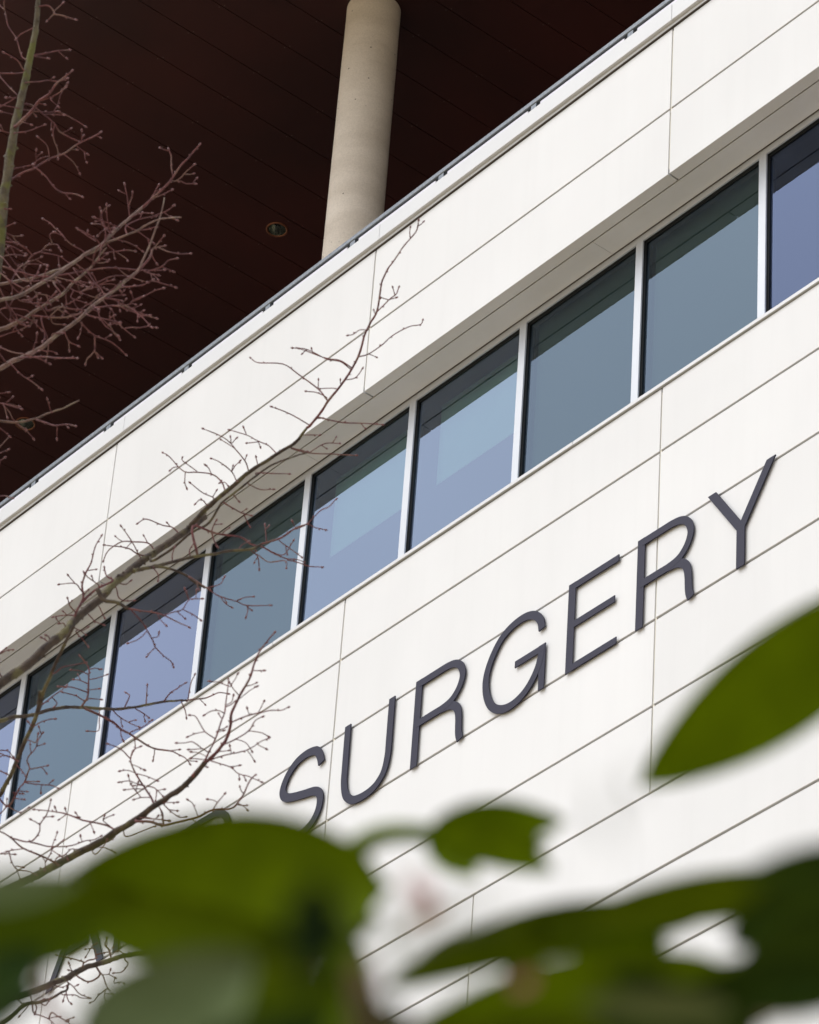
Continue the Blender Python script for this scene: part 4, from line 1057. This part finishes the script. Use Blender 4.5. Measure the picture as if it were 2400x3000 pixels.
# stalk px, tip px, full width px, depth at stalk, depth at tip, tilt, material
LEAVES = [
 # the big leaf across the lower left, and the ones behind it
 ((165, 2625), (1165, 2600), 460, 2.75, 2.65, 8, L_OLIVE, dict(bend=0.018, droop=0.06, cup=0.08, tipk=0.80, pw=0.46)),
 ((330, 2720), (1125, 2690), 340, 2.8, 2.7, 10, L_MID, dict(droop=0.02, tipk=0.85, pw=0.5)),
 ((-120, 2760), (420, 2640), 260, 2.6, 2.7, 10, L_MID, dict(droop=0.03)),
 ((200, 2690), (900, 2770), 190, 2.5, 2.55, 20, L_MID, dict(droop=0.02)),
 ((-160, 2640), (240, 2565), 120, 1.9, 1.95, 30, L_PALE, dict(droop=0.02)),
 ((1000, 3080), (700, 2760), 260, 2.5, 2.55, 15, L_MID, dict(droop=0.02)),
 ((1060, 3100), (985, 2700), 170, 2.6, 2.65, 15, L_MID, dict(droop=0.02)),
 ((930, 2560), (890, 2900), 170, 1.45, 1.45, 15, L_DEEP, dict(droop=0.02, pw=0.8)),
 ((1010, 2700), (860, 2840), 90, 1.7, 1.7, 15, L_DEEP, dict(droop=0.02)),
 ((230, 3170), (720, 2820), 400, 2.0, 2.1, 20, L_PALE, dict(droop=0.03)),
 ((560, 3200), (1000, 2900), 330, 2.1, 2.2, 15, L_MID, dict(droop=0.03)),
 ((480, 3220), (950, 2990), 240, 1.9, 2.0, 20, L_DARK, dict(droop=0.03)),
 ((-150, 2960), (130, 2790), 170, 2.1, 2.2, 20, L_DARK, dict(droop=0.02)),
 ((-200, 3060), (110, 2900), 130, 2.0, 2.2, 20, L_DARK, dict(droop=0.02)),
 ((290, 2745), (640, 2790), 120, 2.6, 2.6, 12, L_MID, dict(droop=0.01)),
 # lobed leaf on its stalk, centre
 ((1250, 2438), (1660, 2408), 150, 2.95, 2.95, 10, L_OLIVE, dict(droop=0.04, cup=0.05, bend=0.03)),
 ((1262, 2430), (1400, 2575), 130, 2.95, 2.9, 10, L_OLIVE, dict(droop=0.02, cup=0.05)),
 ((1280, 2430), (1622, 2555), 140, 2.9, 2.9, 12, L_OLIVE, dict(droop=0.06, cup=0.05, bend=0.05)),
 ((1290, 2490), (1615, 2470), 110, 2.92, 2.92, 10, L_OLIVE, dict(droop=0.03, cup=0.03)),
 # leaf coming in from the right
 ((2700, 1680), (1872, 2304), 335, 3.0, 2.95, 8, L_OLIVE, dict(droop=-0.03, cup=0.04, tipk=0.93)),
 # long leaf lower right, its lobe, and the little ones under it
 ((2080, 2680), (1120, 2885), 175, 2.75, 2.7, 14, L_MID, dict(droop=0.03, cup=0.05, tipk=1.0, bend=-0.045, pw=0.5)),
 ((2520, 2590), (1560, 2730), 165, 2.75, 2.7, 14, L_MID, dict(droop=0.03, cup=0.05, bend=-0.02)),
 ((1590, 2700), (1480, 2860), 140, 2.7, 2.7, 14, L_MID, dict(droop=0.0)),
 ((1880, 2740), (1640, 2850), 130, 2.65, 2.65, 12, L_MID, dict(droop=0.0)),
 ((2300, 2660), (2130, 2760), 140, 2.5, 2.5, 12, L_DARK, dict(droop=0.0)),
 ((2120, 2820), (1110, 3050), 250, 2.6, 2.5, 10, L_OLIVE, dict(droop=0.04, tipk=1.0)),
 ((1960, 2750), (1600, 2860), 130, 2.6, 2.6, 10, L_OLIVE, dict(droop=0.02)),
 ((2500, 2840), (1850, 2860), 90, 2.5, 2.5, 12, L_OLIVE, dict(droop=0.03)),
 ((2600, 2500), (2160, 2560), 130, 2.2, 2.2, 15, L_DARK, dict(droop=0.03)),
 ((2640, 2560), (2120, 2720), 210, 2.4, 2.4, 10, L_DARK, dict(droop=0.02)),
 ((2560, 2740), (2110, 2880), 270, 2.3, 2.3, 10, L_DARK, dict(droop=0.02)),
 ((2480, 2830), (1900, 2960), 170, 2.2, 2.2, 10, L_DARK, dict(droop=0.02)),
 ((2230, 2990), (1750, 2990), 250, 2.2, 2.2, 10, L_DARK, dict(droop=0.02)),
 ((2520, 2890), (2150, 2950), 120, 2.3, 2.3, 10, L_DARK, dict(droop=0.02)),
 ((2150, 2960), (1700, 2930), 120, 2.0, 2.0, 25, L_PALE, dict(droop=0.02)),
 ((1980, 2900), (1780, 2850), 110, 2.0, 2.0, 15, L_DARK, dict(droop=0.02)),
 ((2000, 3120), (1350, 3010), 200, 2.3, 2.4, 12, L_MID, dict(droop=0.02)),
 ((1900, 3060), (1120, 3020), 130, 2.7, 2.7, 12, L_MID, dict(droop=0.02)),
 ((1060, 2620), (1150, 2900), 36, 1.15, 1.15, 20, L_PALE, dict(droop=0.02)),
 ((1330, 2700), (1130, 2800), 36, 1.25, 1.25, 20, L_PALE, dict(droop=0.02)),
 ((1090, 2920), (1180, 3080), 90, 1.7, 1.7, 20, L_DARK, dict(droop=0.02)),
 ((1560, 2860), (1500, 2900), 40, 1.9, 1.9, 20, M_PETAL, dict(droop=0.02)),
 ((1120, 3130), (1040, 2880), 110, 2.0, 2.0, 20, L_DARK, dict(droop=0.02)),
 ((1560, 3080), (1040, 3010), 110, 2.2, 2.2, 14, L_MID, dict(droop=0.02)),
 ((1190, 2560), (1240, 2660), 60, 2.0, 2.0, 20, M_PETALW, dict(droop=0.02)),
 ((1300, 2650), (1180, 2700), 60, 2.0, 2.0, 20, M_PETALW, dict(droop=0.02)),
 ((1235, 2595), (1268, 2650), 46, 2.2, 2.2, 20, M_PETAL, dict(droop=0.02)),
 # very near, almost dissolved in blur
 ((1480, 2660), (1120, 2730), 45, 1.15, 1.15, 20, L_PALE, dict(droop=0.02)),
 ((1760, 2310), (1790, 2480), 30, 1.2, 1.2, 20, L_DARK, dict(droop=0.02)),
 ((1870, 2330), (1840, 2250), 26, 1.4, 1.4, 20, L_DARK, dict(droop=0.02)),
 ((1240, 2590), (1262, 2640), 26, 1.9, 1.9, 20, M_PETAL, dict(droop=0.02)),
]
for row in LEAVES:
    (x0, y0), (x1, y1), w, d0, d1, tilt, mt = row[:7]
    kw = row[7] if len(row) > 7 else {}
    m = MB()
    A, B = at(x0, y0, d0), at(x1, y1, d1)
    leaf(m, A, B, w * 0.5 * (d0 + d1) / F_PX, math.radians(tilt), **kw)
    m.build('leaf', mt, shrub, A)
# stems rise from the ground, fork below the picture and carry the leaves
def stem(pts, r0, r1, name='stem', mt=None):
    P = catmull(pts, 6)
    m = MB()
    m.tube(P, [r0 + (r1 - r0) * i / (len(P) - 1) for i in range(len(P))], 8)
    return m.build(name, mt or M_STEM, shrub, pts[0])
gb = Vector((sb.x, sb.y, GROUND))
fork = at(1150, 4000, 2.6)
stem([gb, gb.lerp(fork, 0.35) + Vector((0.03, 0.02, 0)), gb.lerp(fork, 0.7) + Vector((-0.03, 0.02, 0)), fork], 0.016, 0.009)
for row in [
 ([(950, 3500, 2.8), (900, 3000, 2.85), (930, 2800, 2.85), (960, 2620, 2.8)], 0.007, 0.003),
 ([(700, 3500, 2.6), (250, 3100, 2.6), (120, 2850, 2.7), (215, 2605, 2.75)], 0.006, 0.0022),
 ([(1000, 3300, 2.85), (900, 2900, 2.9), (940, 2650, 2.92), (1030, 2500, 2.92)], 0.005, 0.0030),
 ([(1030, 2500, 2.92), (1080, 2462, 2.92), (1160, 2440, 2.93), (1290, 2446, 2.95)], 0.0090, 0.0070, 'petiole', L_OLIVE),
 ([(2300, 3700, 2.6), (2800, 3000, 2.8), (2850, 2200, 2.9), (2705, 1695, 3.0)], 0.007, 0.0025),
 ([(1900, 3500, 2.6), (2400, 3100, 2.5), (2560, 2800, 2.6), (2430, 2640, 2.72)], 0.006, 0.003),
 ([(1500, 3500, 2.5), (1530, 3050, 2.6), (1510, 2850, 2.7)], 0.006, 0.004),
 ([(1300, 3600, 1.9), (1120, 3150, 1.8), (1075, 2960, 1.75), (1065, 2850, 1.7)], 0.008, 0.005),
 ([(1400, 3700, 2.0), (1230, 3150, 2.1), (1150, 2960, 2.1)], 0.008, 0.006),
]:
    stem(([fork] if len(row) < 5 else []) + [at(*q) for q in row[0]], row[1], row[2], *row[3:])
# the rest of the shrub, below the picture
for i in range(70):
    d = rs.uniform(2.1, 3.4)
    x, y = rs.uniform(-900, 3000), rs.uniform(3500, 6200)
    L = rs.uniform(400, 800)
    an = rs.uniform(-0.5, 3.6)
    m = MB()
    A = at(x, y, d); B = at(x + L * math.cos(an), y + abs(L * math.sin(an)) * 0.5, d + rs.uniform(-.1, .1))
    leaf(m, A, B, L * 0.45 * d / F_PX, rs.uniform(-1.0, 1.0), n=8)
    m.build('leaf', rs.choice([L_OLIVE, L_MID, L_DARK]), shrub, A)
    if i % 7 == 0:
        stem([fork, fork.lerp(A, 0.5) + Vector((0, 0, -0.05)), A], 0.006, 0.002)
